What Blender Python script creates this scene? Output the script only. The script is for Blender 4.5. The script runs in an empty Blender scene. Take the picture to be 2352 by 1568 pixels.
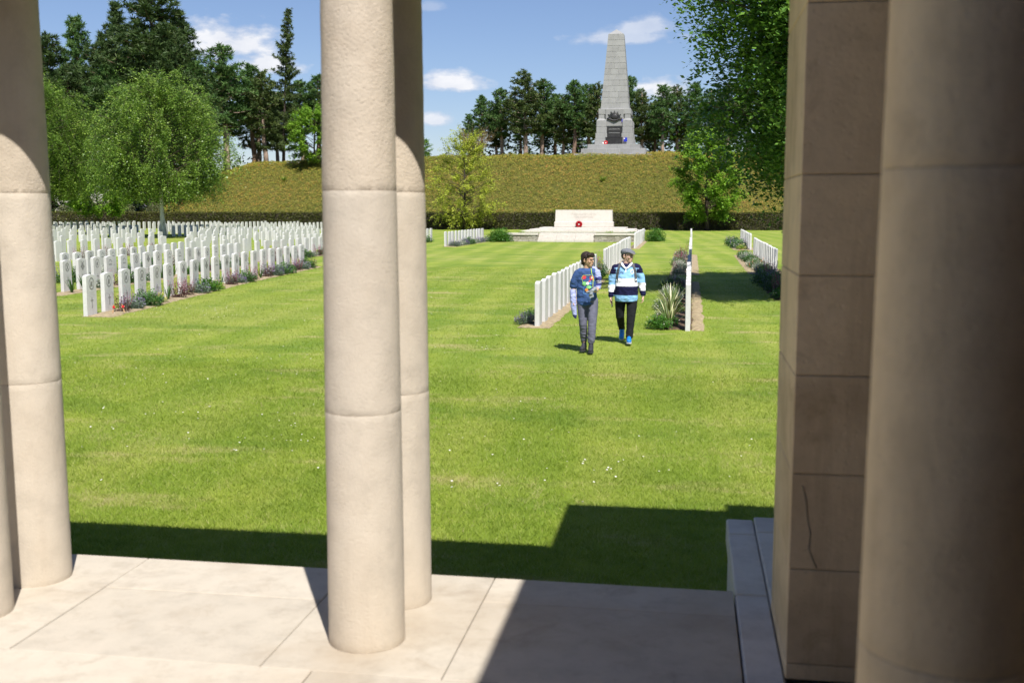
import bpy, bmesh, math, random
import numpy as np
from mathutils import Vector, Matrix
from mathutils.bvhtree import BVHTree
from mathutils import noise as mnoise

R = math.radians
scene = bpy.context.scene
C = scene.collection

# ------------------------------------------------------------------ camera, sky, sun, exposure
# World axes follow the cemetery: +Y runs down the central axis to the obelisk, +X to the right, z = 0 is the lawn.
YAW = R(9.3)          # the photographer looks a little to the left of the axis
PITCH = R(-7.03)
cam_d = bpy.data.cameras.new('camera')
cam = bpy.data.objects.new('camera', cam_d)
C.objects.link(cam)
cam.location = (0, 0, 2.31)
cam.rotation_euler = (R(90) + PITCH, 0, YAW)
cam_d.sensor_width = 36
cam_d.lens = 36 * 2482 / 2352
cam_d.clip_start = 0.05
cam_d.clip_end = 3000
cam_d.dof.use_dof = True
cam_d.dof.focus_distance = 18.0
cam_d.dof.aperture_fstop = 3.6
cam_d.dof.aperture_blades = 9
scene.camera = cam

SUN_EL = R(55.2)
SUN_DROP = Vector((-0.313, 0.62, -1.0)).normalized()     # direction the light travels
world = bpy.data.worlds.new('World')
scene.world = world
world.use_nodes = True
world.cycles.sampling_method = 'MANUAL'
world.cycles.sample_map_resolution = 512
wt = world.node_tree
wn, wl = wt.nodes, wt.links
wn.clear()
w_out = wn.new('ShaderNodeOutputWorld')
w_bg = wn.new('ShaderNodeBackground')
w_bg.inputs['Strength'].default_value = 0.066
sky = wn.new('ShaderNodeTexSky')
sky.sky_type = 'NISHITA'
sky.sun_disc = False
sky.sun_elevation = SUN_EL
sky.sun_rotation = math.atan2(-SUN_DROP.x, -SUN_DROP.y)
sky.altitude = 50
sky.air_density = 1.0
sky.dust_density = 0.25
sky.ozone_density = 3.5


def wmath(op, a, b=None, c=None, clamp=False):
    n = wn.new('ShaderNodeMath')
    n.operation = op
    n.use_clamp = clamp
    for i, v in enumerate((a, b, c)):
        if v is None:
            continue
        if isinstance(v, (int, float)):
            n.inputs[i].default_value = v
        else:
            wl.new(v, n.inputs[i])
    return n.outputs[0]


def build_clouds():
    tc = wn.new('ShaderNodeTexCoord')
    sep = wn.new('ShaderNodeSeparateXYZ')
    wl.new(tc.outputs['Generated'], sep.inputs[0])
    x, y, z = sep.outputs
    az = wmath('ARCTAN2', x, y)
    el = wmath('ARCSINE', z)
    comb = wn.new('ShaderNodeCombineXYZ')
    wl.new(wmath('MULTIPLY', az, 1.0), comb.inputs[0])
    wl.new(wmath('MULTIPLY', el, 2.0), comb.inputs[1])
    big = wn.new('ShaderNodeTexNoise')
    big.inputs['Scale'].default_value = 26
    big.inputs['Detail'].default_value = 7
    big.inputs['Roughness'].default_value = 0.58
    wl.new(comb.outputs[0], big.inputs['Vector'])
    fine = wn.new('ShaderNodeTexNoise')
    fine.inputs['Scale'].default_value = 70
    fine.inputs['Detail'].default_value = 5
    wl.new(comb.outputs[0], fine.inputs['Vector'])
    nz = wmath('SUBTRACT', big.outputs['Fac'], 0.5)
    nf = wmath('SUBTRACT', fine.outputs['Fac'], 0.5)
    # small fair-weather clouds right round the horizon, those in view where the photograph has them
    blobs = [(-0.409, 0.140, 0.047, 0.026, 1), (-0.385, 0.124, 0.036, 0.017, 1), (-0.222, 0.110, 0.046, 0.0135, 1), (-0.232, 0.078, 0.018, 0.009, .85),
             (-0.062, 0.150, 0.056, 0.0125, .62), (-0.038, 0.158, 0.032, 0.014, .62), (-0.022, 0.104, 0.036, 0.014, 1), (-0.235, 0.176, 0.014, 0.006, .3)]
    total = None
    for (a, e, w, h, k) in blobs:
        da = wmath('DIVIDE', wmath('SUBTRACT', az, a), w)
        de0 = wmath('SUBTRACT', el, e)
        # flat underside: the lower half is squeezed
        de = wmath('DIVIDE', de0, h)
        de = wmath('MAXIMUM', de, wmath('MULTIPLY', de, 1.7 * -1))
        r = wmath('SQRT', wmath('ADD', wmath('MULTIPLY', da, da), wmath('MULTIPLY', de, de)))
        m = wmath('SUBTRACT', 1.0, r)
        m = wmath('ADD', m, wmath('MULTIPLY', nz, 1.9))
        m = wmath('ADD', m, wmath('MULTIPLY', nf, 0.6))
        m = wmath('MULTIPLY', wmath('MULTIPLY', m, 1.7, clamp=True), k)
        total = m if total is None else wmath('MAXIMUM', total, m)
    # the same scattered small clouds over the rest of the sky
    out_of_view = wmath('MULTIPLY', wmath('SUBTRACT', wmath('ABSOLUTE', wmath('ADD', az, 0.17)), 0.55), 4.0, clamp=True)
    rest = wn.new('ShaderNodeTexNoise')
    rest.inputs['Scale'].default_value = 7
    rest.inputs['Detail'].default_value = 6
    wl.new(comb.outputs[0], rest.inputs['Vector'])
    rm = wmath('MULTIPLY', wmath('SUBTRACT', rest.outputs['Fac'], 0.60), 9.0, clamp=True)
    rm = wmath('MULTIPLY', rm, wmath('MULTIPLY', wmath('SUBTRACT', 0.6, el), 3.0, clamp=True))
    total = wmath('MAXIMUM', total, wmath('MULTIPLY', rm, out_of_view))
    mix = wn.new('ShaderNodeMix')
    mix.data_type = 'RGBA'
    wl.new(total, mix.inputs['Factor'])
    tone = wn.new('ShaderNodeMix')
    tone.data_type = 'RGBA'
    tone.blend_type = 'MULTIPLY'
    tone.inputs['Factor'].default_value = 1.0
    wl.new(sky.outputs[0], tone.inputs[6])
    tone.inputs[7].default_value = (1.0, 0.975, 1.10, 1)      # the camera's white balance of the blue
    wl.new(tone.outputs[2], mix.inputs[6])
    shade = wn.new('ShaderNodeMix')
    shade.data_type = 'RGBA'
    wl.new(wmath('ADD', wmath('MULTIPLY', total, .75), wmath('MULTIPLY', nz, 1.6), clamp=True), shade.inputs['Factor'])
    shade.inputs[6].default_value = (6.0, 6.6, 8.0, 1)
    shade.inputs[7].default_value = (9.4, 9.5, 9.9, 1)
    wl.new(shade.outputs[2], mix.inputs[7])
    wl.new(mix.outputs[2], w_bg.inputs['Color'])
    wl.new(w_bg.outputs[0], w_out.inputs['Surface'])


build_clouds()

sun_d = bpy.data.lights.new('sun', 'SUN')
sun_d.energy = 4.6
sun_d.angle = R(0.53)
sun_d.color = (1.0, 0.962, 0.905)
sun = bpy.data.objects.new('sun', sun_d)
C.objects.link(sun)
sun.location = (10, -20, 40)
sun.rotation_euler = SUN_DROP.to_track_quat('-Z', 'Y').to_euler()

scene.render.engine = 'CYCLES'
scene.cycles.max_bounces = 6
scene.cycles.diffuse_bounces = 3
scene.cycles.glossy_bounces = 2
scene.cycles.adaptive_threshold = 0.02
scene.cycles.transmission_bounces = 3
scene.cycles.use_denoising = True
vs = scene.view_settings
vs.view_transform = 'Standard'
vs.look = 'None'
vs.exposure = 0.62
vs.gamma = 1.0
vs.use_curve_mapping = False

rng = np.random.default_rng(11)
rnd = random.Random(5)

# ------------------------------------------------------------------ helpers: meshes
def link(o, parent=None):
    C.objects.link(o)
    if parent is not None:
        o.parent = parent
    return o


def tag(o, label=None, cat=None, group=None, kind=None):
    if label:
        o['label'] = label
    if cat:
        o['category'] = cat
    if group:
        o['group'] = group
    if kind:
        o['kind'] = kind
    return o


def empty(name, loc=(0, 0, 0), rz=0.0):
    o = bpy.data.objects.new(name, None)
    o.empty_display_size = 0.2
    o.location = loc
    o.rotation_euler = (0, 0, rz)
    return link(o)


def copy_tree(o, parent=None):
    c = o.copy()
    link(c, parent)
    for ch in list(o.children):
        copy_tree(ch, c)
    return c


def mesh_np(name, V, F, mats=None, tint=None, smooth=False):
    """uniform k-gons from numpy arrays"""
    V = np.ascontiguousarray(V, dtype=np.float32)
    F = np.ascontiguousarray(F, dtype=np.int32)
    M, k = F.shape
    me = bpy.data.meshes.new(name)
    me.vertices.add(len(V))
    me.vertices.foreach_set('co', V.ravel())
    me.loops.add(M * k)
    me.loops.foreach_set('vertex_index', F.ravel())
    me.polygons.add(M)
    me.polygons.foreach_set('loop_start', np.arange(0, M * k, k, dtype=np.int32))
    if smooth:
        me.polygons.foreach_set('use_smooth', np.ones(M, dtype=bool))
    me.update(calc_edges=True)
    if tint is not None:
        a = me.attributes.new('tint', 'FLOAT', 'POINT')
        a.data.foreach_set('value', np.ascontiguousarray(tint, dtype=np.float32))
    for m in (mats if isinstance(mats, (list, tuple)) else [mats]):
        if m is not None:
            me.materials.append(m)
    return me


class MB:
    """collects pieces of one mesh"""

    def __init__(self):
        self.v, self.f, self.fm, self.m = [], [], [], 0

    def add(self, V, F):
        n = len(self.v)
        self.v.extend([tuple(p) for p in V])
        self.f.extend([tuple(i + n for i in f) for f in F])
        self.fm.extend([self.m] * len(F))
        return self

    def box(self, x0, x1, y0, y1, z0, z1, c=0.0):
        if c <= 0:
            V = [(x, y, z) for z in (z0, z1) for y in (y0, y1) for x in (x0, x1)]
            F = [(0, 2, 3, 1), (4, 5, 7, 6), (0, 1, 5, 4), (2, 6, 7, 3), (0, 4, 6, 2), (1, 3, 7, 5)]
            return self.add(V, F)
        bm = bmesh.new()
        bmesh.ops.create_cube(bm, size=1)
        for v in bm.verts:
            v.co = ((x0 + x1) / 2 + v.co.x * (x1 - x0), (y0 + y1) / 2 + v.co.y * (y1 - y0), (z0 + z1) / 2 + v.co.z * (z1 - z0))
        bmesh.ops.bevel(bm, geom=bm.edges[:], offset=c, segments=1, affect='EDGES')
        self.bm(bm)
        return self

    def bm(self, bm):
        bm.verts.ensure_lookup_table()
        bm.verts.index_update()
        self.add([v.co[:] for v in bm.verts], [[v.index for v in f.verts] for f in bm.faces])
        bm.free()
        return self

    def prism(self, poly, y0, y1):
        """polygon in x,z extruded along y"""
        n = len(poly)
        V = [(x, y0, z) for x, z in poly] + [(x, y1, z) for x, z in poly]
        F = [tuple(range(n)), tuple(range(2 * n - 1, n - 1, -1))]
        F += [(i, i + n, (i + 1) % n + n, (i + 1) % n) for i in range(n)]
        return self.add(V, F)

    def tube(self, pts, rad, seg=8, caps=True, flat=1.0):
        pts = [Vector(p) for p in pts]
        n = len(pts)
        if isinstance(rad, (int, float)):
            rad = [rad] * n
        V, F = [], []
        t = (pts[1] - pts[0]).normalized()
        ref = Vector((0, 0, 1)) if abs(t.z) < 0.8 else Vector((0, 1, 0))
        a = t.cross(ref).normalized()
        for i in range(n):
            t = (pts[min(i + 1, n - 1)] - pts[max(i - 1, 0)]).normalized()
            a = (a - t * a.dot(t)).normalized()
            b = t.cross(a)
            for k in range(seg):
                th = 2 * math.pi * k / seg
                V.append(pts[i] + a * (math.cos(th) * rad[i]) + b * (math.sin(th) * rad[i] * flat))
        for i in range(n - 1):
            for k in range(seg):
                F.append((i * seg + k, i * seg + (k + 1) % seg, (i + 1) * seg + (k + 1) % seg, (i + 1) * seg + k))
        if caps:
            F.append(tuple(range(seg - 1, -1, -1)))
            F.append(tuple((n - 1) * seg + k for k in range(seg)))
        return self.add([v[:] for v in V], F)

    def ellipsoid(self, c, r, seg=16, rings=10, rot=None):
        V, F = [], []
        V.append(Vector((0, 0, -r[2])))
        for i in range(1, rings):
            ph = -math.pi / 2 + math.pi * i / rings
            for k in range(seg):
                th = 2 * math.pi * k / seg
                V.append(Vector((r[0] * math.cos(ph) * math.cos(th), r[1] * math.cos(ph) * math.sin(th), r[2] * math.sin(ph))))
        V.append(Vector((0, 0, r[2])))
        for k in range(seg):
            F.append((0, 1 + (k + 1) % seg, 1 + k))
        for i in range(rings - 2):
            for k in range(seg):
                a, b = 1 + i * seg, 1 + (i + 1) * seg
                F.append((a + k, a + (k + 1) % seg, b + (k + 1) % seg, b + k))
        L = len(V) - 1
        o = 1 + (rings - 2) * seg
        for k in range(seg):
            F.append((L, o + k, o + (k + 1) % seg))
        if rot is not None:
            V = [rot @ v for v in V]
        c = Vector(c)
        return self.add([(v + c)[:] for v in V], F)

    def limb(self, pts, rad, seg=14, flat=1.0):
        """tapered tube with rounded ends"""
        pts = [Vector(p) for p in pts]
        n = len(pts)
        if isinstance(rad, (int, float)):
            rad = [rad] * n
        t0 = (pts[0] - pts[1]).normalized()
        t1 = (pts[-1] - pts[-2]).normalized()
        P, Q = [], []
        for k in (0.95, 0.7, 0.35):
            P.append(pts[0] + t0 * rad[0] * k)
            Q.append(rad[0] * math.sqrt(1 - k * k))
        for i in range(n):
            P.append(pts[i])
            Q.append(rad[i])
            if i < n - 1:
                P.append((pts[i] + pts[i + 1]) / 2)
                Q.append((rad[i] + rad[i + 1]) / 2)
        for k in (0.35, 0.7, 0.95):
            P.append(pts[-1] + t1 * rad[-1] * k)
            Q.append(rad[-1] * math.sqrt(1 - k * k))
        return self.tube(P, Q, seg, True, flat)

    def lathe(self, prof, seg=24, c=(0, 0, 0)):
        """profile of (r, z) turned about z, closed at both ends"""
        V, F = [], []
        n = len(prof)
        for (r, z) in prof:
            for k in range(seg):
                th = 2 * math.pi * k / seg
                V.append((c[0] + r * math.cos(th), c[1] + r * math.sin(th), c[2] + z))
        for i in range(n - 1):
            for k in range(seg):
                F.append((i * seg + k, i * seg + (k + 1) % seg, (i + 1) * seg + (k + 1) % seg, (i + 1) * seg + k))
        F.append(tuple(range(seg - 1, -1, -1)))
        F.append(tuple((n - 1) * seg + k for k in range(seg)))
        return self.add(V, F)

    def mesh(self, name, mats=None, smooth=False):
        me = bpy.data.meshes.new(name)
        me.from_pydata(self.v, [], self.f)
        for m in (mats if isinstance(mats, (list, tuple)) else [mats]):
            if m is not None:
                me.materials.append(m)
        if any(self.fm):
            me.polygons.foreach_set('material_index', self.fm)
        if smooth:
            me.polygons.foreach_set('use_smooth', [True] * len(self.f))
        me.update()
        return me

    def build(self, name, mats, parent=None, smooth=False, loc=None):
        o = bpy.data.objects.new(name, self.mesh(name, mats, smooth))
        link(o, parent)
        if loc is not None:
            o.location = loc
        return o


def obj(name, me, parent=None, loc=None, rz=None):
    o = bpy.data.objects.new(name, me)
    link(o, parent)
    if loc is not None:
        o.location = loc
    if rz is not None:
        o.rotation_euler = (0, 0, rz)
    return o


def smooth_angle(o, deg=35):
    me = o.data
    me.polygons.foreach_set('use_smooth', [True] * len(me.polygons))
    try:
        me.set_sharp_from_angle(angle=R(deg))
    except Exception:
        pass


ONES = ['first', 'second', 'third', 'fourth', 'fifth', 'sixth', 'seventh', 'eighth', 'ninth', 'tenth', 'eleventh', 'twelfth', 'thirteenth',
        'fourteenth', 'fifteenth', 'sixteenth', 'seventeenth', 'eighteenth', 'nineteenth']
TENS = {20: 'twentieth', 30: 'thirtieth', 40: 'fortieth', 50: 'fiftieth'}
TENC = {20: 'twenty', 30: 'thirty', 40: 'forty', 50: 'fifty'}


def nth(i):
    """0 -> first"""
    n = i + 1
    if n < 20:
        return ONES[n - 1]
    if n in TENS:
        return TENS[n]
    return TENC[n // 10 * 10] + '-' + ONES[n % 10 - 1]


# ------------------------------------------------------------------ helpers: materials
class NT:
    def __init__(self, name):
        self.m = bpy.data.materials.new(name)
        self.m.use_nodes = True
        self.t = self.m.node_tree
        self.n, self.l = self.t.nodes, self.t.links
        self.n.clear()
        self.out = self.n.new('ShaderNodeOutputMaterial')
        self.p = self.n.new('ShaderNodeBsdfPrincipled')
        self.l.new(self.p.outputs[0], self.out.inputs[0])
        self.tc = self.n.new('ShaderNodeTexCoord')

    def set(self, node, key, v):
        if isinstance(v, bpy.types.NodeSocket):
            self.l.new(v, node.inputs[key])
        elif v is not None:
            node.inputs[key].default_value = v

    def coord(self, kind='Object', scale=(1, 1, 1), rot=(0, 0, 0)):
        mp = self.n.new('ShaderNodeMapping')
        mp.inputs['Scale'].default_value = scale
        mp.inputs['Rotation'].default_value = rot
        if kind == 'World':
            g = self.n.new('ShaderNodeNewGeometry')
            self.l.new(g.outputs['Position'], mp.inputs[0])
        else:
            self.l.new(self.tc.outputs[kind], mp.inputs[0])
        return mp.outputs[0]

    def noise(self, vec, scale, detail=4, rough=0.55, dist=0.0):
        n = self.n.new('ShaderNodeTexNoise')
        n.inputs['Scale'].default_value = scale
        n.inputs['Detail'].default_value = detail
        n.inputs['Roughness'].default_value = rough
        n.inputs['Distortion'].default_value = dist
        self.l.new(vec, n.inputs['Vector'])
        return n.outputs['Fac']

    def voronoi(self, vec, scale, feature='F1', rand=1.0):
        n = self.n.new('ShaderNodeTexVoronoi')
        n.feature = feature
        n.inputs['Scale'].default_value = scale
        n.inputs['Randomness'].default_value = rand
        self.l.new(vec, n.inputs['Vector'])
        return n.outputs['Distance']

    def wave(self, vec, scale, dist=0.0, detail=2, dscale=1.0, direction='X'):
        n = self.n.new('ShaderNodeTexWave')
        n.bands_direction = direction
        n.inputs['Scale'].default_value = scale
        n.inputs['Distortion'].default_value = dist
        n.inputs['Detail'].default_value = detail
        n.inputs['Detail Scale'].default_value = dscale
        self.l.new(vec, n.inputs['Vector'])
        return n.outputs['Fac']

    def ramp(self, fac, stops, interp='LINEAR'):
        n = self.n.new('ShaderNodeValToRGB')
        n.color_ramp.interpolation = interp
        e = n.color_ramp.elements
        while len(e) < len(stops):
            e.new(0.5)
        for k, (p, c) in enumerate(stops):
            e[k].position = p
            e[k].color = (*c, 1) if len(c) == 3 else c
        self.l.new(fac, n.inputs[0])
        return n.outputs[0]

    def fac(self, f, lo, hi):
        return self.ramp(f, [(lo, (0, 0, 0)), (hi, (1, 1, 1))])

    def mix(self, f, a, b, mode='MIX'):
        n = self.n.new('ShaderNodeMix')
        n.data_type = 'RGBA'
        n.blend_type = mode
        n.clamp_factor = True
        for key, v in (('Factor', f), (6, a), (7, b)):
            if isinstance(v, bpy.types.NodeSocket):
                self.l.new(v, n.inputs[key])
            elif isinstance(v, (int, float)):
                n.inputs[key].default_value = v
            else:
                n.inputs[key].default_value = (*v, 1) if len(v) == 3 else v
        return n.outputs[2]

    def math(self, op, a, b=None, clamp=False):
        n = self.n.new('ShaderNodeMath')
        n.operation = op
        n.use_clamp = clamp
        for i, v in enumerate((a, b)):
            if isinstance(v, bpy.types.NodeSocket):
                self.l.new(v, n.inputs[i])
            elif v is not None:
                n.inputs[i].default_value = v
        return n.outputs[0]

    def attr(self, name='tint'):
        n = self.n.new('ShaderNodeAttribute')
        n.attribute_name = name
        return n.outputs['Fac']

    def objrand(self):
        return self.n.new('ShaderNodeObjectInfo').outputs['Random']

    def bump(self, h, strength, dist=0.01, prev=None):
        n = self.n.new('ShaderNodeBump')
        n.inputs['Strength'].default_value = strength
        n.inputs['Distance'].default_value = dist
        self.l.new(h, n.inputs['Height'])
        if prev is not None:
            self.l.new(prev, n.inputs['Normal'])
        return n.outputs[0]

    def done(self, color, rough=0.7, normal=None, spec=0.3, metal=0.0):
        self.set(self.p, 'Base Color', (*color, 1) if isinstance(color, tuple) else color)
        self.set(self.p, 'Roughness', rough)
        self.set(self.p, 'Specular IOR Level', spec)
        self.set(self.p, 'Metallic', metal)
        if normal is not None:
            self.l.new(normal, self.p.inputs['Normal'])
        return self.m

    def translucent(self, color, amount):
        t = self.n.new('ShaderNodeBsdfTranslucent')
        self.set(t, 'Color', color)
        mx = self.n.new('ShaderNodeMixShader')
        mx.inputs[0].default_value = amount
        self.l.new(self.p.outputs[0], mx.inputs[1])
        self.l.new(t.outputs[0], mx.inputs[2])
        self.l.new(mx.outputs[0], self.out.inputs[0])
        return self.m


MAT = {}


def plain(name, c, rough=0.7, var=0.12, scale=8.0, spec=0.3, metal=0.0, bump=0.0, bscale=40, coord='Object'):
    t = NT(name)
    v = t.coord(coord)
    f = t.noise(v, scale, 5)
    a = tuple(x * (1 - var) for x in c)
    b = tuple(min(1, x * (1 + var)) for x in c)
    col = t.ramp(f, [(0.3, a), (0.7, b)])
    nrm = t.bump(t.noise(v, bscale, 4), bump, 0.01) if bump else None
    MAT[name] = t.done(col, rough, nrm, spec, metal)
    return MAT[name]


def stone(name, c, stain, pit=0.35, pit_scale=46, coarse=0.5, per_obj=0.08, stain_amt=0.6, coord='Object'):
    t = NT(name)
    v = t.coord(coord)
    big = t.noise(v, 1.6, 5, 0.6)
    mid = t.noise(v, 9, 6, 0.62)
    fine = t.noise(v, pit_scale, 4, 0.6)
    pits = t.voronoi(v, pit_scale * 0.9)
    base = t.ramp(mid, [(0.28, tuple(x * 0.86 for x in c)), (0.5, c), (0.74, tuple(min(1, x * 1.07) for x in c))])
    base = t.mix(t.math('MULTIPLY', t.fac(big, 0.48, 0.72), stain_amt), base, stain)
    speck = t.fac(t.noise(v, pit_scale * 1.6, 3, 0.7), 0.62, 0.72)
    base = t.mix(t.math('MULTIPLY', speck, 0.35), base, tuple(x * 0.6 for x in stain))
    base = t.mix(per_obj, base, t.ramp(t.objrand(), [(0, tuple(x * 0.55 for x in c)), (1, tuple(min(1, x * 1.3) for x in c))]))
    # rain streaks and grey weathering with shapes of their own
    streak = t.fac(t.noise(t.coord(coord, (7, 7, 0.55)), 1.3, 5, 0.65), 0.52, 0.74)
    base = t.mix(t.math('MULTIPLY', streak, 0.42 * stain_amt), base, tuple(x * 0.72 for x in stain))
    blotch = t.fac(t.noise(v, 4.2, 7, 0.72, 0.8), 0.58, 0.70)
    base = t.mix(t.math('MULTIPLY', blotch, 0.40 * stain_amt), base, tuple(x * 0.80 for x in stain))
    n1 = t.bump(mid, coarse, 0.0045)
    n2 = t.bump(fine, pit, 0.0035, n1)
    n3 = t.bump(t.fac(pits, 0.05, 0.3), pit * 0.6, 0.0022, n2)
    MAT[name] = t.done(base, 0.86, n3, 0.18)
    return MAT[name]


def leaf(name, stops, trans=0.35, tcol=None, rough=0.45, spec=0.35):
    t = NT(name)
    f = t.attr('tint')
    col = t.ramp(f, stops)
    t.done(col, rough, None, spec)
    m = t.mix(0.55, col, tcol or (0.25, 0.4, 0.04))
    MAT[name] = t.translucent(m, trans)
    return MAT[name]


stone('column_stone', (0.572, 0.503, 0.412), (0.48, 0.39, 0.29), pit=0.5, pit_scale=95, coarse=0.10, stain_amt=0.45, coord='World')
stone('rough_column_stone', (0.552, 0.472, 0.372), (0.45, 0.35, 0.25), pit=0.8, pit_scale=85, coarse=0.22, stain_amt=0.6, coord='World')
stone('pier_stone', (0.80, 0.605, 0.375), (0.42, 0.275, 0.14), pit=0.6, pit_scale=40, coarse=0.6, stain_amt=0.9, per_obj=0.22, coord='World')
stone('slab_stone', (0.498, 0.445, 0.368), (0.38, 0.31, 0.23), pit=0.3, pit_scale=60, coarse=0.2, stain_amt=0.85, per_obj=0.16, coord='World')
stone('shade_warmed_stone', (0.76, 0.585, 0.375), (0.52, 0.365, 0.21), pit=0.5, pit_scale=60, coarse=0.2, stain_amt=0.6, coord='World')  # column stone with warm bounce of the shade, plus stains, put into its colour
stone('coping_stone', (0.63, 0.59, 0.54), (0.46, 0.41, 0.35), pit=0.5, pit_scale=40, coarse=0.4, stain_amt=0.6, per_obj=0.1, coord='World')
stone('mortar', (0.20, 0.165, 0.13), (0.12, 0.10, 0.08), pit=0.3, pit_scale=60, coarse=0.3, stain_amt=0.5)
stone('joint_mortar', (0.43, 0.35, 0.27), (0.30, 0.24, 0.18), pit=0.3, pit_scale=60, coarse=0.3, stain_amt=0.5)
stone('roof_stone', (0.44, 0.34, 0.25), (0.34, 0.25, 0.18), pit=0.3, pit_scale=20, coarse=0.3)
stone('headstone_stone', (0.605, 0.595, 0.58), (0.53, 0.51, 0.47), pit=0.12, pit_scale=60, coarse=0.08, stain_amt=0.75, per_obj=0.16, coord='World')
stone('headstone_shade', (0.62, 0.60, 0.575), (0.5, 0.48, 0.45), pit=0.1, coarse=0.05, stain_amt=0.3)
stone('altar_stone', (0.60, 0.555, 0.495), (0.52, 0.46, 0.39), pit=0.1, pit_scale=20, coarse=0.1, stain_amt=0.5, per_obj=0.06, coord='World')
stone('grey_granite', (0.30, 0.297, 0.29), (0.22, 0.22, 0.215), pit=0.15, pit_scale=12, coarse=0.15, stain_amt=0.7, per_obj=0.16, coord='World')
stone('grey_mortar', (0.37, 0.37, 0.36), (0.33, 0.33, 0.32), pit=0.1, pit_scale=12, coarse=0.1)
stone('drywall_stone', (0.40, 0.37, 0.31), (0.27, 0.22, 0.16), pit=0.3, pit_scale=12, coarse=0.4, stain_amt=0.7, per_obj=0.45, coord='World')
plain('bronze', (0.035, 0.033, 0.034), 0.5, 0.3, 3, 0.4, 0.3)
plain('soil', (0.34, 0.27, 0.17), 0.95, 0.35, 12, 0.1, bump=0.8, bscale=45, coord='World')
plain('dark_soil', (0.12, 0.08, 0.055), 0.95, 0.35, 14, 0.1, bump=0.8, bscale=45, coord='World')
plain('poppy_red', (0.55, 0.02, 0.03), 0.6, 0.25, 40)
plain('wreath_white', (0.75, 0.73, 0.7), 0.7, 0.1)
plain('flag_blue', (0.02, 0.035, 0.42), 0.6, 0.2)
plain('wood_cross', (0.50, 0.30, 0.16), 0.7, 0.2)
plain('bark_pine', (0.20, 0.135, 0.10), 0.9, 0.4, 3, 0.1, bump=0.7, bscale=9)
plain('bark_pine_pale', (0.34, 0.25, 0.20), 0.9, 0.35, 3, 0.1, bump=0.7, bscale=9)
plain('bark_dark', (0.07, 0.055, 0.045), 0.9, 0.3, 4, 0.1, bump=0.6, bscale=12)
plain('bark_limb', (0.11, 0.085, 0.065), 0.9, 0.3, 4, 0.1)
plain('twig_brown', (0.26, 0.19, 0.10), 0.9, 0.25, 6, 0.1)
plain('render_grey', (0.42, 0.42, 0.43), 0.85, 0.1)
plain('tile_red', (0.20, 0.09, 0.06), 0.8, 0.2)


def birch_bark():
    t = NT('birch_bark')
    v = t.coord('Object', (1, 1, 0.35))
    f = t.noise(v, 7, 5, 0.65, 0.6)
    v2 = t.coord('Object', (3, 3, 14))
    g = t.noise(v2, 2.2, 3, 0.6)
    col = t.ramp(f, [(0.36, (0.07, 0.06, 0.055)), (0.44, (0.55, 0.54, 0.51)), (0.7, (0.72, 0.71, 0.68))])
    col = t.mix(t.math('MULTIPLY', t.fac(g, 0.6, 0.68), 0.7), col, (0.10, 0.09, 0.08))
    MAT['birch_bark'] = t.done(col, 0.8, t.bump(f, 0.3, 0.02), 0.2)


birch_bark()
leaf('needles_dark', [(0, (0.0285, 0.0549, 0.0173)), (0.5, (0.0607, 0.1043, 0.0312)), (1, (0.1283, 0.1702, 0.0450))], 0.24, (0.05, 0.10, 0.03), 0.5, 0.3)
leaf('needles_mid', [(0, (0.0457, 0.1014, 0.0271)), (0.5, (0.0912, 0.1812, 0.0479)), (1, (0.1900, 0.2899, 0.0686))], 0.24, (0.06, 0.12, 0.03), 0.5, 0.3)
leaf('needles_olive', [(0, (0.0387, 0.0677, 0.0188)), (0.5, (0.0873, 0.1301, 0.0337)), (1, (0.1818, 0.2212, 0.0563))], 0.24, (0.08, 0.12, 0.03), 0.5, 0.3)
leaf('birch_leaf', [(0, (0.0834, 0.1565, 0.0249)), (0.5, (0.1670, 0.2758, 0.0409)), (1, (0.3132, 0.4269, 0.0680))], 0.34, (0.13, 0.24, 0.03), 0.34, 0.5)
leaf('near_birch_leaf', [(0, (0.0516, 0.1244, 0.0227)), (0.5, (0.1137, 0.2374, 0.0389)), (1, (0.2198, 0.3729, 0.0648))], 0.30, (0.13, 0.24, 0.03), 0.30, 0.5)
leaf('maple_leaf', [(0, (0.0910, 0.2061, 0.0179)), (0.5, (0.1820, 0.3478, 0.0291)), (1, (0.3220, 0.4894, 0.0504))], 0.38, (0.25, 0.42, 0.03), 0.45, 0.35)
leaf('yellow_leaf', [(0, (0.2186, 0.2846, 0.0275)), (0.5, (0.3961, 0.4608, 0.0495)), (1, (0.5738, 0.6098, 0.0770))], 0.38, (0.38, 0.42, 0.05), 0.45, 0.3)
leaf('variegated_leaf', [(0, (0.04, 0.06, 0.02)), (0.5, (0.12, 0.15, 0.06)), (1, (0.34, 0.33, 0.17))], 0.25, (0.3, 0.32, 0.1), 0.5, 0.3)
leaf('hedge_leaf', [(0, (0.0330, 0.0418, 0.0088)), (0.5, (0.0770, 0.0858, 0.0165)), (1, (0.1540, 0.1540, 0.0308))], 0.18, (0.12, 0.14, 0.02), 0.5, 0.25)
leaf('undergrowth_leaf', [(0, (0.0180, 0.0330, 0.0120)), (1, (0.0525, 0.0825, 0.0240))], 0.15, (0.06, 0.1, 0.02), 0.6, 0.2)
leaf('cover_leaf', [(0, (0.1044, 0.1500, 0.0217)), (0.35, (0.2480, 0.2672, 0.0386)), (0.60, (0.3917, 0.3195, 0.0580)), (0.80, (0.5222, 0.2803, 0.0784)), (1, (0.5743, 0.2152, 0.0845))], 0.22, (0.4, 0.34, 0.06), 0.55, 0.2)
leaf('fern_leaf', [(0, (0.12, 0.22, 0.02)), (1, (0.30, 0.42, 0.05))], 0.35, (0.35, 0.45, 0.05), 0.5, 0.3)
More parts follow.
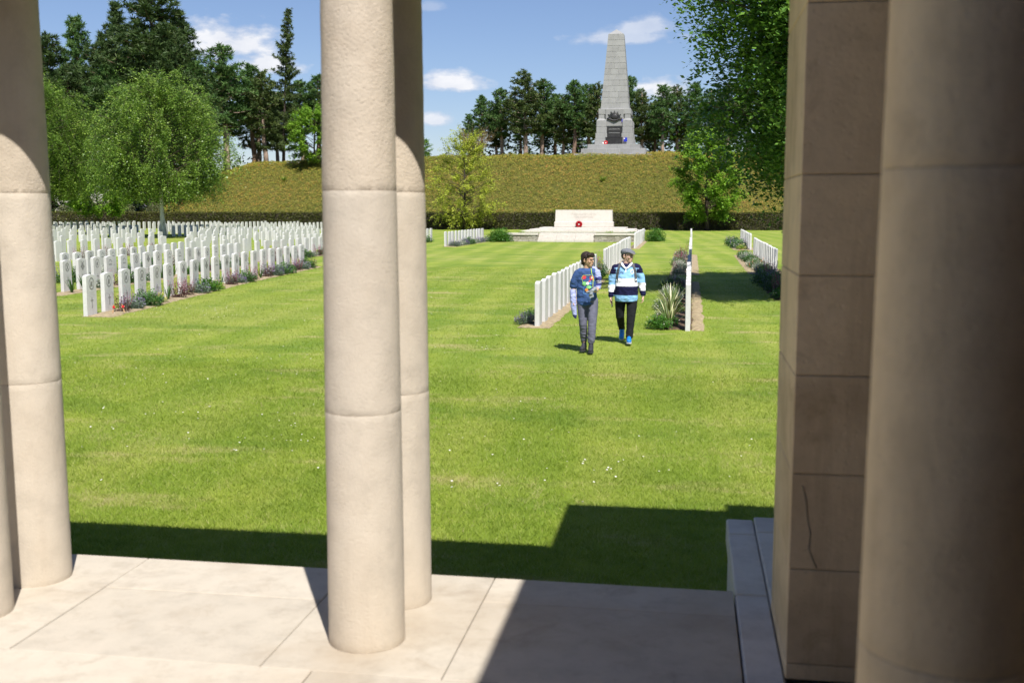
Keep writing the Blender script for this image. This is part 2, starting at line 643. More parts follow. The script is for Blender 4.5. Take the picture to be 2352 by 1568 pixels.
leaf('green_leaf', [(0, (0.025, 0.075, 0.018)), (1, (0.10, 0.22, 0.05))], 0.28, (0.2, 0.34, 0.05))
leaf('bright_leaf', [(0, (0.03, 0.10, 0.012)), (1, (0.10, 0.26, 0.03))], 0.28, (0.2, 0.38, 0.04))
leaf('greygreen_leaf', [(0, (0.06, 0.10, 0.06)), (1, (0.20, 0.26, 0.17))], 0.2, (0.2, 0.28, 0.12))
leaf('red_leaf', [(0, (0.035, 0.016, 0.014)), (0.6, (0.10, 0.045, 0.04)), (1, (0.13, 0.11, 0.04))], 0.2, (0.25, 0.05, 0.05))
leaf('purple_flower', [(0, (0.16, 0.11, 0.25)), (1, (0.36, 0.28, 0.47))], 0.2, (0.35, 0.2, 0.5), 0.6)
leaf('white_flower', [(0, (0.6, 0.58, 0.5)), (1, (0.82, 0.8, 0.74))], 0.2, (0.7, 0.7, 0.5), 0.6)
leaf('yellow_flower', [(0, (0.55, 0.42, 0.10)), (1, (0.8, 0.70, 0.3))], 0.2, (0.7, 0.6, 0.2), 0.6)
leaf('orange_flower', [(0, (0.6, 0.16, 0.05)), (1, (0.75, 0.3, 0.1))], 0.2, (0.7, 0.3, 0.1), 0.6)
leaf('pink_flower', [(0, (0.35, 0.10, 0.16)), (1, (0.5, 0.2, 0.25))], 0.2, (0.5, 0.2, 0.2), 0.6)
leaf('yucca_leaf', [(0, (0.07, 0.13, 0.03)), (0.55, (0.16, 0.22, 0.06)), (0.75, (0.55, 0.52, 0.28)), (1, (0.68, 0.64, 0.42))], 0.2, (0.4, 0.42, 0.1), 0.45)


def grass_colour(t, use_attr):
    v = t.coord('World')
    big = t.noise(v, 0.11, 4, 0.55)
    mid = t.noise(v, 0.9, 5, 0.6)
    st = t.noise(t.coord('World', (1.9, 0.23, 1), (0, 0, R(-7))), 1.1, 4, 0.6)       # streaks left by the mower
    wave = t.wave(t.coord('World', (1, 1, 1), (0, 0, R(-4))), 0.21, 1.2, 2, 0.35)                                # mown stripes along the rows
    fine = t.noise(v, 26, 3, 0.7)
    base = t.ramp(mid, [(0.25, (0.1687, 0.2403, 0.0259)), (0.5, (0.2477, 0.3157, 0.0417)), (0.75, (0.3417, 0.3779, 0.0638))])
    base = t.mix(t.math('MULTIPLY', t.fac(st, 0.42, 0.66), 0.55), base, (0.3737, 0.3882, 0.1044))
    base = t.mix(t.math('MULTIPLY', t.fac(wave, 0.2, 0.8), 0.58), base, (0.1602, 0.2485, 0.0259))
    base = t.mix(t.math('MULTIPLY', t.fac(big, 0.5, 0.66), 0.40), base, (0.3683, 0.3624, 0.1080))
    deep = t.math('MULTIPLY', t.fac(t.noise(t.coord('World', (0.7, 1.5, 1)), 0.38, 5, 0.65), 0.52, 0.66), 0.60)
    base = t.mix(deep, base, (0.0833, 0.1782, 0.0220))
    dry = t.math('MULTIPLY', t.fac(t.noise(t.coord('World', (0.55, 1.7, 1)), 0.62, 6, 0.7), 0.565, 0.67), 0.78)
    base = t.mix(dry, base, (0.5018, 0.3987, 0.2088))
    if use_attr:
        base = t.mix(0.58, base, t.ramp(t.attr('tint'), [(0, (0.1186, 0.1928, 0.0131)), (0.45, (0.2616, 0.3624, 0.0369)), (0.8, (0.4057, 0.4917, 0.0711)), (1, (0.6406, 0.5384, 0.2824))]))
    else:
        base = t.mix(t.math('MULTIPLY', t.fac(fine, 0.35, 0.7), 0.40), base, (0.1709, 0.2381, 0.0245))
    return base, fine, mid, v


def lawn_mat():
    t = NT('lawn_grass')
    base, fine, mid, v = grass_colour(t, False)
    n = t.bump(t.noise(v, 60, 3, 0.8), 0.6, 0.03)
    MAT['lawn_grass'] = t.done(base, 0.75, n, 0.15)
    t = NT('grass_blade')
    base, fine, mid, v = grass_colour(t, True)
    t.done(base, 0.5, None, 0.25)
    MAT['grass_blade'] = t.translucent(t.mix(0.4, base, (0.29, 0.40, 0.03)), 0.36)


lawn_mat()


def mound_mat():
    t = NT('mound_soil')
    v = t.coord('World')
    a = t.noise(v, 2.5, 6, 0.65)
    col = t.ramp(a, [(0.3, (0.07, 0.085, 0.02)), (0.55, (0.15, 0.14, 0.035)), (0.75, (0.22, 0.15, 0.05))])
    MAT['mound_soil'] = t.done(col, 0.9, t.bump(t.noise(v, 6, 4, 0.7), 0.9, 0.2), 0.1)


mound_mat()

# ------------------------------------------------------------------ the ground
def make_lawn():
    n = 90
    xs = np.concatenate([np.linspace(-600, -90, 8), np.linspace(-85, 60, n), np.linspace(70, 600, 8)])
    ys = np.concatenate([np.linspace(-300, -10, 6), np.linspace(-5, 125, n), np.linspace(140, 900, 8)])
    X, Y = np.meshgrid(xs, ys)
    Z = 0.003 * np.sin(X * 0.9 + 1.3) * np.sin(Y * 0.7)
    Z *= ((np.abs(X) < 80) & (Y > 9) & (Y < 110))
    V = np.stack([X, Y, Z], -1).reshape(-1, 3)
    nx, ny = len(xs), len(ys)
    i = np.arange(nx * ny).reshape(ny, nx)
    F = np.stack([i[:-1, :-1], i[:-1, 1:], i[1:, 1:], i[1:, :-1]], -1).reshape(-1, 4)
    o = obj('lawn', mesh_np('lawn', V, F, MAT['lawn_grass'], smooth=True))
    tag(o, 'mown green cemetery lawn', None, None, 'structure')


make_lawn()


def grass_blades():
    """short mown blades, denser near the terrace"""
    HASH = rng.random(8192)

    def field(n, y0, y1, h, w, power):
        y = y0 + (y1 - y0) * rng.random(n) ** power
        q = rng.random(n)
        x = (-0.66 * y - 0.3) + (0.66 * y + 0.3 + 0.10 * y + 0.7) * q
        # thin out gradually beyond the sides
        side = rng.random(n) < 0.16
        x = np.where(side & (q < 0.6), -0.66 * y - 0.3 - np.abs(rng.normal(0, 0.28, n)) * y, x)
        x = np.where(side & (q >= 0.6), 0.10 * y + 0.7 + np.abs(rng.normal(0, 0.22, n)) * y, x)
        hh = h * (0.55 + 0.9 * rng.random(n))
        ww = w * (0.7 + 0.6 * rng.random(n)) * (y / y0) ** 0.55
        a = rng.random(n) * 2 * math.pi
        lean = hh * (0.3 + 1.3 * rng.random(n))
        b = rng.random(n) * 2 * math.pi
        dx, dy = np.cos(a) * ww * 0.5, np.sin(a) * ww * 0.5
        z = np.zeros(n)
        V = np.stack([np.stack([x - dx, y - dy, z], -1), np.stack([x + dx, y + dy, z], -1),
                      np.stack([x + np.cos(b) * lean, y + np.sin(b) * lean, hh], -1)], 1).reshape(-1, 3)
        # patchy: clumps of like tint
        cl = 0.5 + 0.22 * np.sin(x * 2.1 + 1.7 * np.sin(y * 1.3)) + 0.18 * np.sin(y * 3.3 + x * 1.1)
        t = np.clip(cl * 0.55 + 0.30 * rng.random(n) - 0.04 + HASH[((x * 13).astype(int) * 7919 + (y * 9).astype(int) * 104729) % 8192] * 0.42 - 0.05 + 0.5 * (rng.random(n) > 0.95), 0, 1)
        return V, np.repeat(t, 3)
    parts = [field(480000, 5.9, 15.0, 0.029, 0.0040, 1.25), field(270000, 15.0, 42.0, 0.026, 0.0072, 1.35)]
    V = np.concatenate([p[0] for p in parts])
    T = np.concatenate([p[1] for p in parts])
    o = obj('grass', mesh_np('grass', V, np.arange(len(V)).reshape(-1, 3), MAT['grass_blade'], T))
    tag(o, 'short mown grass blades of the lawn', 'grass', None, 'stuff')


grass_blades()


def daisies():
    V, F, T = [], [], []
    cl = [(-3.9, 10.1, 22, 0.35), (-0.75, 9.3, 14, 0.35), (-1.0, 10.5, 12, 0.7), (-2.0, 8.6, 10, 0.4), (-5.2, 11.0, 16, 0.8), (-6.6, 14.4, 22, 1.0), (-5.0, 16.5, 26, 1.2),
          (-12.0, 23.5, 60, 1.3), (-10.6, 22.4, 50, 1.2), (-7.4, 20.8, 30, 1.2), (-6.0, 23.5, 40, 1.4), (-7.0, 30, 40, 1.8), (-7.8, 36, 40, 2.0), (-11, 30, 40, 1.5), (-3.0, 13.0, 14, 0.9), (-4.2, 19, 20, 1.2)]
    pts = []
    for cx, cy, n, s in cl:
        pts += [(cx + rnd.gauss(0, s), cy + rnd.gauss(0, s * 0.7)) for _ in range(n)]
    for _ in range(160):
        y = 8 + 24 * rnd.random()
        pts.append((-0.62 * y + rnd.random() * 0.68 * y, y))
    for (x, y) in pts:
        r = 0.0085 * (0.7 + 0.6 * rnd.random())
        z = 0.034 + 0.012 * rnd.random()
        n0 = len(V)
        tx, ty = rnd.uniform(-.25, .25), rnd.uniform(-.45, .05)
        for k in range(6):
            a = k * math.pi / 3
            V.append((x + r * math.cos(a), y + r * math.sin(a), z + r * (tx * math.cos(a) - ty * math.sin(a))))
        F.append(tuple(range(n0, n0 + 6)))
        T += [rnd.random()] * 6
    o = obj('daisies', mesh_np('daisies', np.array(V), np.array(F), MAT['white_flower'], np.array(T)))
    tag(o, 'tiny white daisies scattered over the mown lawn', 'daisies', None, 'stuff')


daisies()

# ------------------------------------------------------------------ the shelter the photograph is taken from
FZ = 0.75           # floor height above the lawn
fl = MB()
fl.box(-9, 0.205, -4, 4.355, -0.2, FZ - 0.022)
fl.box(0.215, 5.0, -4, 3.50, -0.2, FZ - 0.022)
floor = fl.build('terrace_floor', MAT['joint_mortar'])
tag(floor, 'raised terrace of cream stone paving slabs', None, None, 'structure')
SLABS = []
vr = [(3.36, 4.375)]
for (u0, u1) in [(-6.2, -5.2), (-5.2, -4.25), (-4.25, -3.3), (-3.3, -2.37)]:
    SLABS.append((u0, u1, 3.36, 4.375))
SLABS += [(-2.37, -1.43, 3.36, 4.0), (-2.37, -1.43, 4.0, 4.375), (-1.43, -0.79, 3.36, 4.375), (-0.79, 0.205, 3.36, 4.09), (-0.79, 0.205, 4.09, 4.375)]
for j, (v0, v1) in enumerate([(2.35, 3.36), (1.35, 2.35), (0.3, 1.35), (-0.8, 0.3), (-2.0, -0.8), (-4.0, -2.0)]):
    off = 0.55 * (j % 2)
    edges = [-6.2, -4.9, -3.6 - off * .3, -2.45, -1.24 + off, 0.205]
    for a, b in zip(edges[:-1], edges[1:]):
        SLABS.append((a, b, v0, v1))
for (u0, u1, v0, v1) in SLABS:
    w, d = (u1 - u0 - 0.0035) / 2, (v1 - v0 - 0.0035) / 2
    m = MB().box(-w, w, -d, d, -0.06, 0, 0.0025)
    m.build('floor_slab', MAT['slab_stone'], floor, loc=((u0 + u1) / 2, (v0 + v1) / 2, FZ + rnd.uniform(-0.0012, 0.0012)))
for (u0, u1, v0, v1) in [(0.36, 1.6, -1, 1.3), (0.36, 1.6, 1.3, 3.5), (1.6, 3.2, -1, 1.3), (1.6, 3.2, 1.3, 3.5)]:
    w, d = (u1 - u0 - 0.0035) / 2, (v1 - v0 - 0.0035) / 2
    MB().box(-w, w, -d, d, -0.06, 0, 0.0025).build('floor_slab', MAT['slab_stone'], floor, loc=((u0 + u1) / 2, (v0 + v1) / 2, FZ))


def drum(r0, r1, z0, z1, rough, seed, seg=56, rows=30):
    """one slightly tapering, pitted column drum with worn edges"""
    g = np.random.default_rng(seed)
    prof = [(r0 - 0.0004, z0), (r0, z0 + 0.0012)]
    for i in range(1, rows):
        t = i / rows
        prof.append((r0 + (r1 - r0) * t, z0 + (z1 - z0) * t))
    prof += [(r1, z1 - 0.0012), (r1 - 0.0004, z1)]
    m = MB().lathe(prof, seg)
    amp = 0.0004 if rough else 0.0002
    ph = g.random(6) * 6
    out = []
    for (x, y, z) in m.v:
        th = math.atan2(y, x)
        k = amp * (math.sin(th * 5 + z * 9 + ph[0]) + math.sin(th * 11 - z * 23 + ph[1]) + g.normal() * 0.8)
        rr = math.hypot(x, y)
        f = (rr + k) / rr if rr > 0 else 1
        out.append((x * f, y * f, z))
    m.v = out
    return m


DRUMS = [(0.0, 0.849, False), (0.851, 1.619, False), (1.621, 2.40, True)]


def column_thing(u, v, label, mats=('column_stone', 'rough_column_stone')):
    t = empty('stone_column', (u, v, FZ))
    tag(t, label, 'column', 'round stone columns of the shelter')
    H = 2.6
    rad = lambda z: 0.1385 - 0.020 * (max(0, z - 0.2) / 2.4) ** 1.25
    for k, (a, b, rough) in enumerate(DRUMS):
        d = drum(rad(a), rad(b), a, b, rough, k + 1).build('drum', MAT[mats[1] if rough else mats[0]], t)
        smooth_angle(d, 40)
        if k < 2:
            j = MB().lathe([(rad(b) - 0.0010, b - 0.004), (rad(b) - 0.0010, b + 0.006)], 40).build('joint', MAT['joint_mortar'], t)
    cap = MB()
    cap.lathe([(rad(2.4), 2.404), (rad(2.4) + 0.012, 2.425), (rad(2.4), 2.44), (rad(2.4) + 0.02, 2.47), (rad(2.4) + 0.045, 2.52)], 40)
    cap.box(-0.175, 0.175, -0.175, 0.175, 2.521, 2.598, 0.005)
    cap.build('capital', MAT['column_stone'], t)
    return t


column_thing(-1.135, 3.655, 'sunlit cream stone column standing nearest in the middle of the view')
column_thing(-1.135, 4.07, 'cream stone column half hidden behind the sunlit middle column')
column_thing(-2.715, 3.655, 'stone column cut off by the edge of the picture beside its twin')
column_thing(-2.715, 4.065, 'stone column shaded at the top with the white plot beside it')
column_thing(0.425, 1.79, 'thick-looking dark shaded stone column close beside the pier', ('shade_warmed_stone', 'shade_warmed_stone'))
MB_ = MB()

# entablature over the paired columns
ent = empty('entablature', (0, 0, 0))
tag(ent, 'long stone beam carried by the paired columns above the picture', 'entablature')
e = MB().box(-9, 0.33, 3.47, 4.32, 3.352, 3.75, 0.006).build('architrave', MAT['roof_stone'], ent)
e = MB().box(-9, 0.33, 3.47, 4.69, 3.753, 4.0, 0.006).build('cornice', MAT['roof_stone'], ent)

# roof of the end pavilion, and an unseen slab added to cut sky fill
rf = empty('pavilion_roof', (0, 0, 0))
tag(rf, 'flat stone roof over the end pavilion with an added sky-blocking slab', 'roof')
MB().box(0.345, 5.2, -4.2, 5.76, 3.46, 4.0, 0.006).build('roof_slab', MAT['roof_stone'], rf)
MB().box(1.67, 5.0, 0.0, 5.73, 4.003, 4.35, 0.006).build('attic', MAT['roof_stone'], rf)
MB().box(-9.0, 0.34, -4.2, -1.2, 3.47, 3.90, 0.006).build('fill_blocker_slab', MAT['roof_stone'], rf)


def coursed_wall(name, label, x0, x1, y0, y1, zs, splits, mat, cat='wall'):
    """ashlar wall of separate blocks round a mortar core"""
    t = empty(name, (0, 0, 0))
    tag(t, label, cat)
    MB().box(x0 + 0.006, x1 - 0.006, y0 + 0.006, y1 - 0.006, zs[0] + 0.002, zs[-1] - 0.002).build('core', MAT['joint_mortar'], t)
    for k, (a, b) in enumerate(zip(zs[:-1], zs[1:])):
        cuts = splits[k % len(splits)]
        for c0, c1 in zip(cuts[:-1], cuts[1:]):
            hx, hy, hz = (c1 - c0 - 0.003) / 2, (y1 - y0) / 2, (b - a - 0.0032) / 2
            m = MB().box(-hx, hx, -hy, hy, -hz, hz, 0.003)
            m.build('block', mat, t, loc=((c0 + c1) / 2, (y0 + y1) / 2 + rnd.uniform(-0.0015, 0.0015), (a + b) / 2))
    return t


ZS = [0.75, 0.806, 1.131, 1.452, 1.776, 2.097, 2.415, 2.94, 3.46]
pier = coursed_wall('stone_pier', 'shaded brown ashlar pier of big squared blocks beside the lawn', 0.342, 4.9, 3.545, 4.185, ZS,
             [[0.342, 1.02, 1.9, 2.9, 3.9, 4.9], [0.342, 0.92, 1.7, 2.6, 3.5, 4.9]], MAT['pier_stone'], 'pier')
ck = MB()
cp = [(0.378, 1.415), (0.392, 1.36), (0.398, 1.30), (0.409, 1.255), (0.404, 1.205), (0.420, 1.165), (0.432, 1.14)]
for (a, b), (c, d) in zip(cp[:-1], cp[1:]):
    ck.tube([(a, 3.5435, b), (c, 3.5435, d)], [0.0012, 0.0016], 5)
ck.build('crack', MAT['mortar'], pier)
coursed_wall('side_wall', 'dark ashlar end wall closing the shelter', 1.18, 4.6, 2.1, 2.7, ZS, [[1.18, 2.2, 3.4, 4.6], [1.18, 1.8, 3.0, 4.6]], MAT['pier_stone'])
bw = empty('fill_blocker_wall', (0, 0, 0))  # unseen wall added behind the camera to keep the fill light low
tag(bw, 'plain unseen wall added behind the view to cut sky fill', 'wall')
MB().box(-9, 5, -4.2, -3.8, 0.0, 3.455, 0.01).build('wall_face', MAT['pier_stone'], bw)
MB().box(4.61, 5.0, -3.795, 3.54, 0.0, 3.455, 0.01).build('end_face', MAT['pier_stone'], bw)

# plinth with coping that runs out past the pier above the lawn
pl = empty('plinth', (0, 0, 0))
tag(pl, 'low pale stone plinth with worn coping jutting out over the lawn', 'plinth')
MB().box(0.222, 4.9, 3.52, 5.41, -0.1, FZ - 0.125).build('wall', MAT['coping_stone'], pl)
for (a, b) in [(3.49, 4.325), (4.331, 5.165), (5.171, 5.425)]:
    MB().box(-0.0665, 0.0665, -(b - a) / 2, (b - a) / 2, -0.12, 0, 0.008).build('coping_block', MAT['coping_stone'], pl, loc=(0.277, (a + b) / 2, FZ + 0.002))
for (a, b) in [(4.20, 5.165), (5.171, 5.43)]:
    MB().box(-1.2, 1.2, -(b - a) / 2, (b - a) / 2, -0.12, 0.012, 0.006).build('step_block', MAT['coping_stone'], pl, loc=(1.5455, (a + b) / 2, FZ + 0.004))

# ------------------------------------------------------------------ mound, ground cover, hedge
def mound_top(x):
    return np.interp(x, [-90, -71, -66, -60, -55, -47, -33, -20, -10, -3, 10, 40], [0.0, 0.0, 3.6, 6.6, 7.9, 7.95, 8.35, 8.45, 8.5, 8.6, 8.4, 8.2])


def mound_z(x, y):
    """height of the old butts bank"""
    t = np.clip((y - 118.2) / 16.5, 0, 1)
    s = t * t * (3 - 2 * t)
    s = 0.35 * s + 0.65 * np.sin(t * math.pi / 2) ** 0.92
    back = np.clip((y - 150) / 60, 0, 1)
    z = mound_top(x) * s * (1 - 0.25 * back) + 0.35 * np.clip((y - 134) / 6, 0, 1) * (x > -60)
    return z + 0.10 * np.sin(x * 0.7 + y * 0.4) * t


def make_mound():
    xs = np.linspace(-92, 60, 200)
    ys = np.concatenate([np.linspace(118.0, 137, 60), np.linspace(138, 230, 30)])
    X, Y = np.meshgrid(xs, ys)
    Z = mound_z(X, Y) + 0.05
    Z += rng.normal(0, 0.05, Z.shape)
    Z[0, :] = -0.2
    V = np.stack([X, Y, Z], -1).reshape(-1, 3)
    i = np.arange(X.size).reshape(X.shape)
    F = np.stack([i[:-1, :-1], i[:-1, 1:], i[1:, 1:], i[1:, :-1]], -1).reshape(-1, 4)
    o = obj('embankment', mesh_np('embankment', V, F, MAT['mound_soil'], smooth=True))
    tag(o, 'long steep bank covered with olive and russet ground cover', None, None, 'structure')
    # creeping shrubs over the bank
    n = 300000
    LUMPS = rng.normal(0, 1, 4096)
    x = rng.uniform(-72, 16, n)
    y = 118.3 + 19.5 * rng.random(n)
    keep = mound_top(x) > 0.6
    x, y = x[keep], y[keep]
    n = len(x)
    lump = LUMPS[((x * 2.2).astype(int) * 7919 + (y * 2.2).astype(int) * 104729) % 4096] * 0.08
    z = mound_z(x, y) + 0.16 + lump + rng.random(n) * 0.2
    patch = 0.5 + 0.5 * np.sin(x * 0.21 + 2 * np.sin(y * 0.23)) * np.sin(y * 0.37 + x * 0.13)
    small = 0.5 + 0.5 * np.sin(x * 3.1 + 3 * np.sin(y * 2.7 + x))
    t = np.clip(0.14 + 0.26 * patch + 0.20 * small + rng.normal(0, 0.24, n), 0, 1)
    V, F, T = leaf_quads(np.stack([x, y, z], -1), 0.085 + 0.075 * rng.random(n), t, up=0.45)
    o = obj('ground_cover', mesh_np('ground_cover', V, F, MAT['cover_leaf'], T))
    tag(o, 'low olive and russet creeping shrubs covering the bank', 'ground cover', None, 'stuff')


def leaf_quads(P, size, tint, up=0.3, aspect=0.55, axis=None):
    """diamond leaves at points P (N,3); up: how far their faces turn skyward"""
    n = len(P)
    size = np.broadcast_to(np.asarray(size, dtype=float), (n,))
    N = rng.normal(size=(n, 3))
    N /= np.linalg.norm(N, axis=1, keepdims=True)
    N[:, 2] = np.abs(N[:, 2]) if up > 0 else N[:, 2]
    N = N * (1 - up) + np.array([0, -0.25, 1.0]) * up
    N /= np.linalg.norm(N, axis=1, keepdims=True)
    A = rng.normal(size=(n, 3)) if axis is None else axis + 0.35 * rng.normal(size=(n, 3))
    A -= N * np.sum(A * N, 1, keepdims=True)
    A /= np.linalg.norm(A, axis=1, keepdims=True) + 1e-9
    B = np.cross(N, A)
    s = size[:, None]
    V = np.stack([P - A * s * 0.5, P + B * s * 0.5 * aspect - A * s * .05, P + A * s * 0.5, P - B * s * 0.5 * aspect - A * s * .05], 1).reshape(-1, 3)
    return V, np.arange(4 * n).reshape(-1, 4), np.repeat(np.clip(tint, 0, 1), 4)


make_mound()


def make_hedge():
    t = empty('clipped_hedge', (-25, 116.6, 0))
    tag(t, 'long low clipped dark green hedge at the foot of the bank', 'hedge')
    x0, x1, y0, y1, h = -70.0, 45.0, -0.55, 0.55, 1.86
    MB().box(x0, x1, y0 + 0.1, y1 - 0.1, 0, h - 0.1).build('hedge_core', MAT['bark_dark'], t)
    n = 62000
    x = rng.uniform(x0, x1, n)
    face = rng.random(n)
    top = face < 0.28
    y = np.where(top, rng.uniform(y0, y1, n), y0 + 0.05 * rng.random(n))
    z = np.where(top, h - 0.05 * rng.random(n), h * rng.random(n))
    back = face > 0.93
    y = np.where(back, y1 - 0.05 * rng.random(n), y)
    y = y + 0.05 * np.sin(x * 1.7) * np.sin(z * 3.1 + x * .6)
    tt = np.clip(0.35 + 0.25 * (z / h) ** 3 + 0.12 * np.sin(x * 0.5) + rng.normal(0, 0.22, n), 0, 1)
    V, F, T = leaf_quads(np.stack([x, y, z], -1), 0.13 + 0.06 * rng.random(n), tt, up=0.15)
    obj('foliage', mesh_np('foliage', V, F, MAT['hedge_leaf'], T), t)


make_hedge()


def fern_tufts():
    spots = [(-40.3, 120.2, 'bright green fern low on the bank above the hedge near the birch'), (-49, 127, 'bright green fern half way up the bank behind the birch leaves'),
             (-38.2, 127.5, 'bright yellow-green fern high on the bank beside the middle column'),
             (-14.7, 120.6, 'small bright fern on the bank just above the memorial stone'), (-6.2, 120.4, 'yellow-green fern on the bank between memorial stone and maple'),
             (-10.0, 126.0, 'small bright fern on the bank below the obelisk')]
    for (x, y, lab) in spots:
        V, T = [], []
        for k in range(60):
            a = rnd.random() * 2 * math.pi
            L = rnd.uniform(0.4, 0.8)
            p = np.array([0.1 * math.cos(a), 0.1 * math.sin(a), 0])
            q = p + np.array([math.cos(a) * L * 0.6, math.sin(a) * L * 0.6, L * 0.9])
            s = np.array([-math.sin(a), math.cos(a), 0]) * 0.045
            V += [p - s, p + s, q]
            T += [rnd.random()] * 3
        o = obj('fern', mesh_np('fern', np.array(V), np.arange(len(V)).reshape(-1, 3), MAT['fern_leaf'], T), loc=(x, y, float(mound_z(np.array(x), np.array(y))) + 0.15))
        tag(o, lab, 'fern', 'ferns on the bank')


fern_tufts()

# ------------------------------------------------------------------ obelisk on the bank
def make_obelisk():
    BZ = 8.95
    t = empty('obelisk', (-9.55, 139.5, BZ))
    tag(t, 'tall grey granite obelisk memorial standing on top of the bank', 'obelisk')
    g, mo = MAT['grey_granite'], MAT['grey_mortar']
    # steps
    for (w, z0, z1) in [(9.6, -0.6, 0.0), (8.0, 0.0, 0.66), (6.5, 0.66, 1.22)]:
        k = 5
        st = MB().box(-w / 2 + .02, w / 2 - .02, -w / 2 + .02, w / 2 - .02, z0, z1 - 0.01).build('step', mo, t)
        for i in range(k):
            a, b = -w / 2 + w * i / k, -w / 2 + w * (i + 1) / k
            MB().box(a + .012, b - .012, -w / 2, w / 2, z0 + .01, z1, 0.03).build('step_stone', g, st)
    # pedestal with four corner buttresses
    ped = MB().box(-1.80, 1.80, -1.80, 1.80, 1.22, 4.95).build('pedestal', g, t)
    for sx in (-1, 1):
        for sy in (-1, 1):
            b = MB()
            cx, cy = sx * 1.62, sy * 1.62
            for (h, z0, z1) in [(0.82, 1.22, 1.93), (0.72, 1.94, 2.62), (0.62, 2.63, 3.40), (0.62, 3.41, 4.18)]:
                b.box(cx - h, cx + h, cy - h, cy + h, z0, z1, 0.03)
            # weathered slope
            h0, h1 = 0.62, 0.36
            V = [(cx + a * h, cy + c * h, z) for (h, z) in ((h0, 4.181), (h1, 4.45)) for (a, c) in ((-1, -1), (1, -1), (1, 1), (-1, 1))]
            b.add(V, [(3, 2, 1, 0), (4, 5, 6, 7), (0, 1, 5, 4), (1, 2, 6, 5), (2, 3, 7, 6), (3, 0, 4, 7)])
            b.box(cx - 0.36, cx + 0.36, cy - 0.36, cy + 0.36, 4.451, 4.94)
            b.build('buttress', g, t)
    MB().box(-2.02, 2.02, -2.02, 2.02, 4.951, 5.65, 0.04).build('cornice', g, t)
    # frieze panel that carries the badge
    MB().box(-1.12, 1.12, -2.10, -1.8, 3.50, 5.60, 0.03).build('badge_panel', g, t)
    MB().box(-1.12, 1.12, -2.02, -1.8, 1.23, 3.495, 0.03).build('tablet_surround', MAT['grey_mortar'], t)
    pl = MB().box(-0.93, 0.93, -2.09, -2.025, 2.15, 3.44, 0.02).build('name_tablet', MAT['bronze'], t)
    MB().box(-1.05, 1.05, -2.50, -2.03, 1.23, 2.04, 0.03).build('lower_tablet', MAT['bronze'], t)
    MB().box(-1.08, 1.08, -2.52, -2.03, 2.045, 2.12, 0.02).build('ledge', MAT['bronze'], t)
    for i in range(9):
        MB().box(-0.7, 0.7, -2.094, -2.0905, 2.3 + i * 0.115, 2.34 + i * 0.115).build('inscription_line', MAT['grey_mortar'] if i % 4 == 3 else MAT['bronze_light'], pl)
    # rising-sun badge: rays round a crown over a scroll
    bd = empty('badge', (0, 0, 0))
    bd.parent = t
    for k in range(13):
        a = math.pi * (k / 12)
        r1 = 0.95 if k % 2 == 0 else 0.78
        m = MB().prism([(-0.055, 0.1), (0.055, 0.1), (0.045, r1 * 0.9), (0.0, r1), (-0.045, r1 * 0.9)], -0.03, 0.03)
        rot = Matrix.Rotation(math.pi / 2 - a, 4, 'Y')
        m.v = [tuple(rot @ Vector(p)) for p in m.v]
        m.build('ray', MAT['bronze'], bd, loc=(0, -2.15, 4.48))
    MB().ellipsoid((0, -2.2, 4.62), (0.40, 0.1, 0.34)).build('crown_boss', MAT['bronze'], bd, True)
    sc = MB().tube([(-0.92, -2.19, 4.42), (-0.6, -2.2, 4.36), (-0.3, -2.2, 4.22), (0, -2.2, 4.16), (0.3, -2.2, 4.22), (0.6, -2.2, 4.36), (0.92, -2.19, 4.42)], [0.10, 0.09, 0.11, 0.14, 0.11, 0.09, 0.10], 8)
    sc.build('scroll', MAT['bronze'], bd, True)
    # shaft in courses of separate blocks
    z0, z1, w0, w1 = 5.65, 14.85, 1.76, 0.96
    shaft = empty('shaft', (0, 0, 0))
    shaft.parent = t
    core = MB()
    V = [(a * h, c * h, z) for (h, z) in ((w0 - .03, z0), (w1 - .03, z1)) for (a, c) in ((-1, -1), (1, -1), (1, 1), (-1, 1))]
    core.add(V, [(3, 2, 1, 0), (4, 5, 6, 7), (0, 1, 5, 4), (1, 2, 6, 5), (2, 3, 7, 6), (3, 0, 4, 7)])
    core.build('shaft_core', mo, shaft)
    nc = 13
    for k in range(nc):
        a, b = z0 + (z1 - z0) * k / nc, z0 + (z1 - z0) * (k + 1) / nc
        wa = w0 + (w1 - w0) * (a - z0) / (z1 - z0)
        wb = w0 + (w1 - w0) * (b - z0) / (z1 - z0)
        cuts = [[0, 0.36, 0.68, 1], [0, 0.52, 1], [0, 0.28, 0.62, 1], [0, 0.46, 1]][k % 4]
        for c0, c1 in zip(cuts[:-1], cuts[1:]):
            gp = 0.014
            xs = [(-1 + 2 * c0), (-1 + 2 * c1)]
            V = []
            for (w, z) in ((wa, a + gp), (wb, b - gp)):
                xa = xs[0] * w + (gp if c0 > 0 else 0)
                xb = xs[1] * w - (gp if c1 < 1 else 0)
                V += [(xa, -w, z), (xb, -w, z), (xb, w, z), (xa, w, z)]
            m = MB()
            m.add(V, [(3, 2, 1, 0), (4, 5, 6, 7), (0, 1, 5, 4), (1, 2, 6, 5), (2, 3, 7, 6), (3, 0, 4, 7)])
            m.build('block', g, shaft)
    m = MB()
    m.add([(-w1, -w1, z1), (w1, -w1, z1), (w1, w1, z1), (-w1, w1, z1), (0, 0, z1 + 0.72)], [(3, 2, 1, 0), (0, 1, 4), (1, 2, 4), (2, 3, 4), (3, 0, 4)])
    m.build('capstone', g, t)
    for c in t.children_recursive:
        pass
    # tributes left at the foot
    def tribute(name, label, cat, parts, loc):
        e = empty(name, loc)
        tag(e, label, cat)
        for (n, m, mat) in parts:
            m.build(n, mat, e)
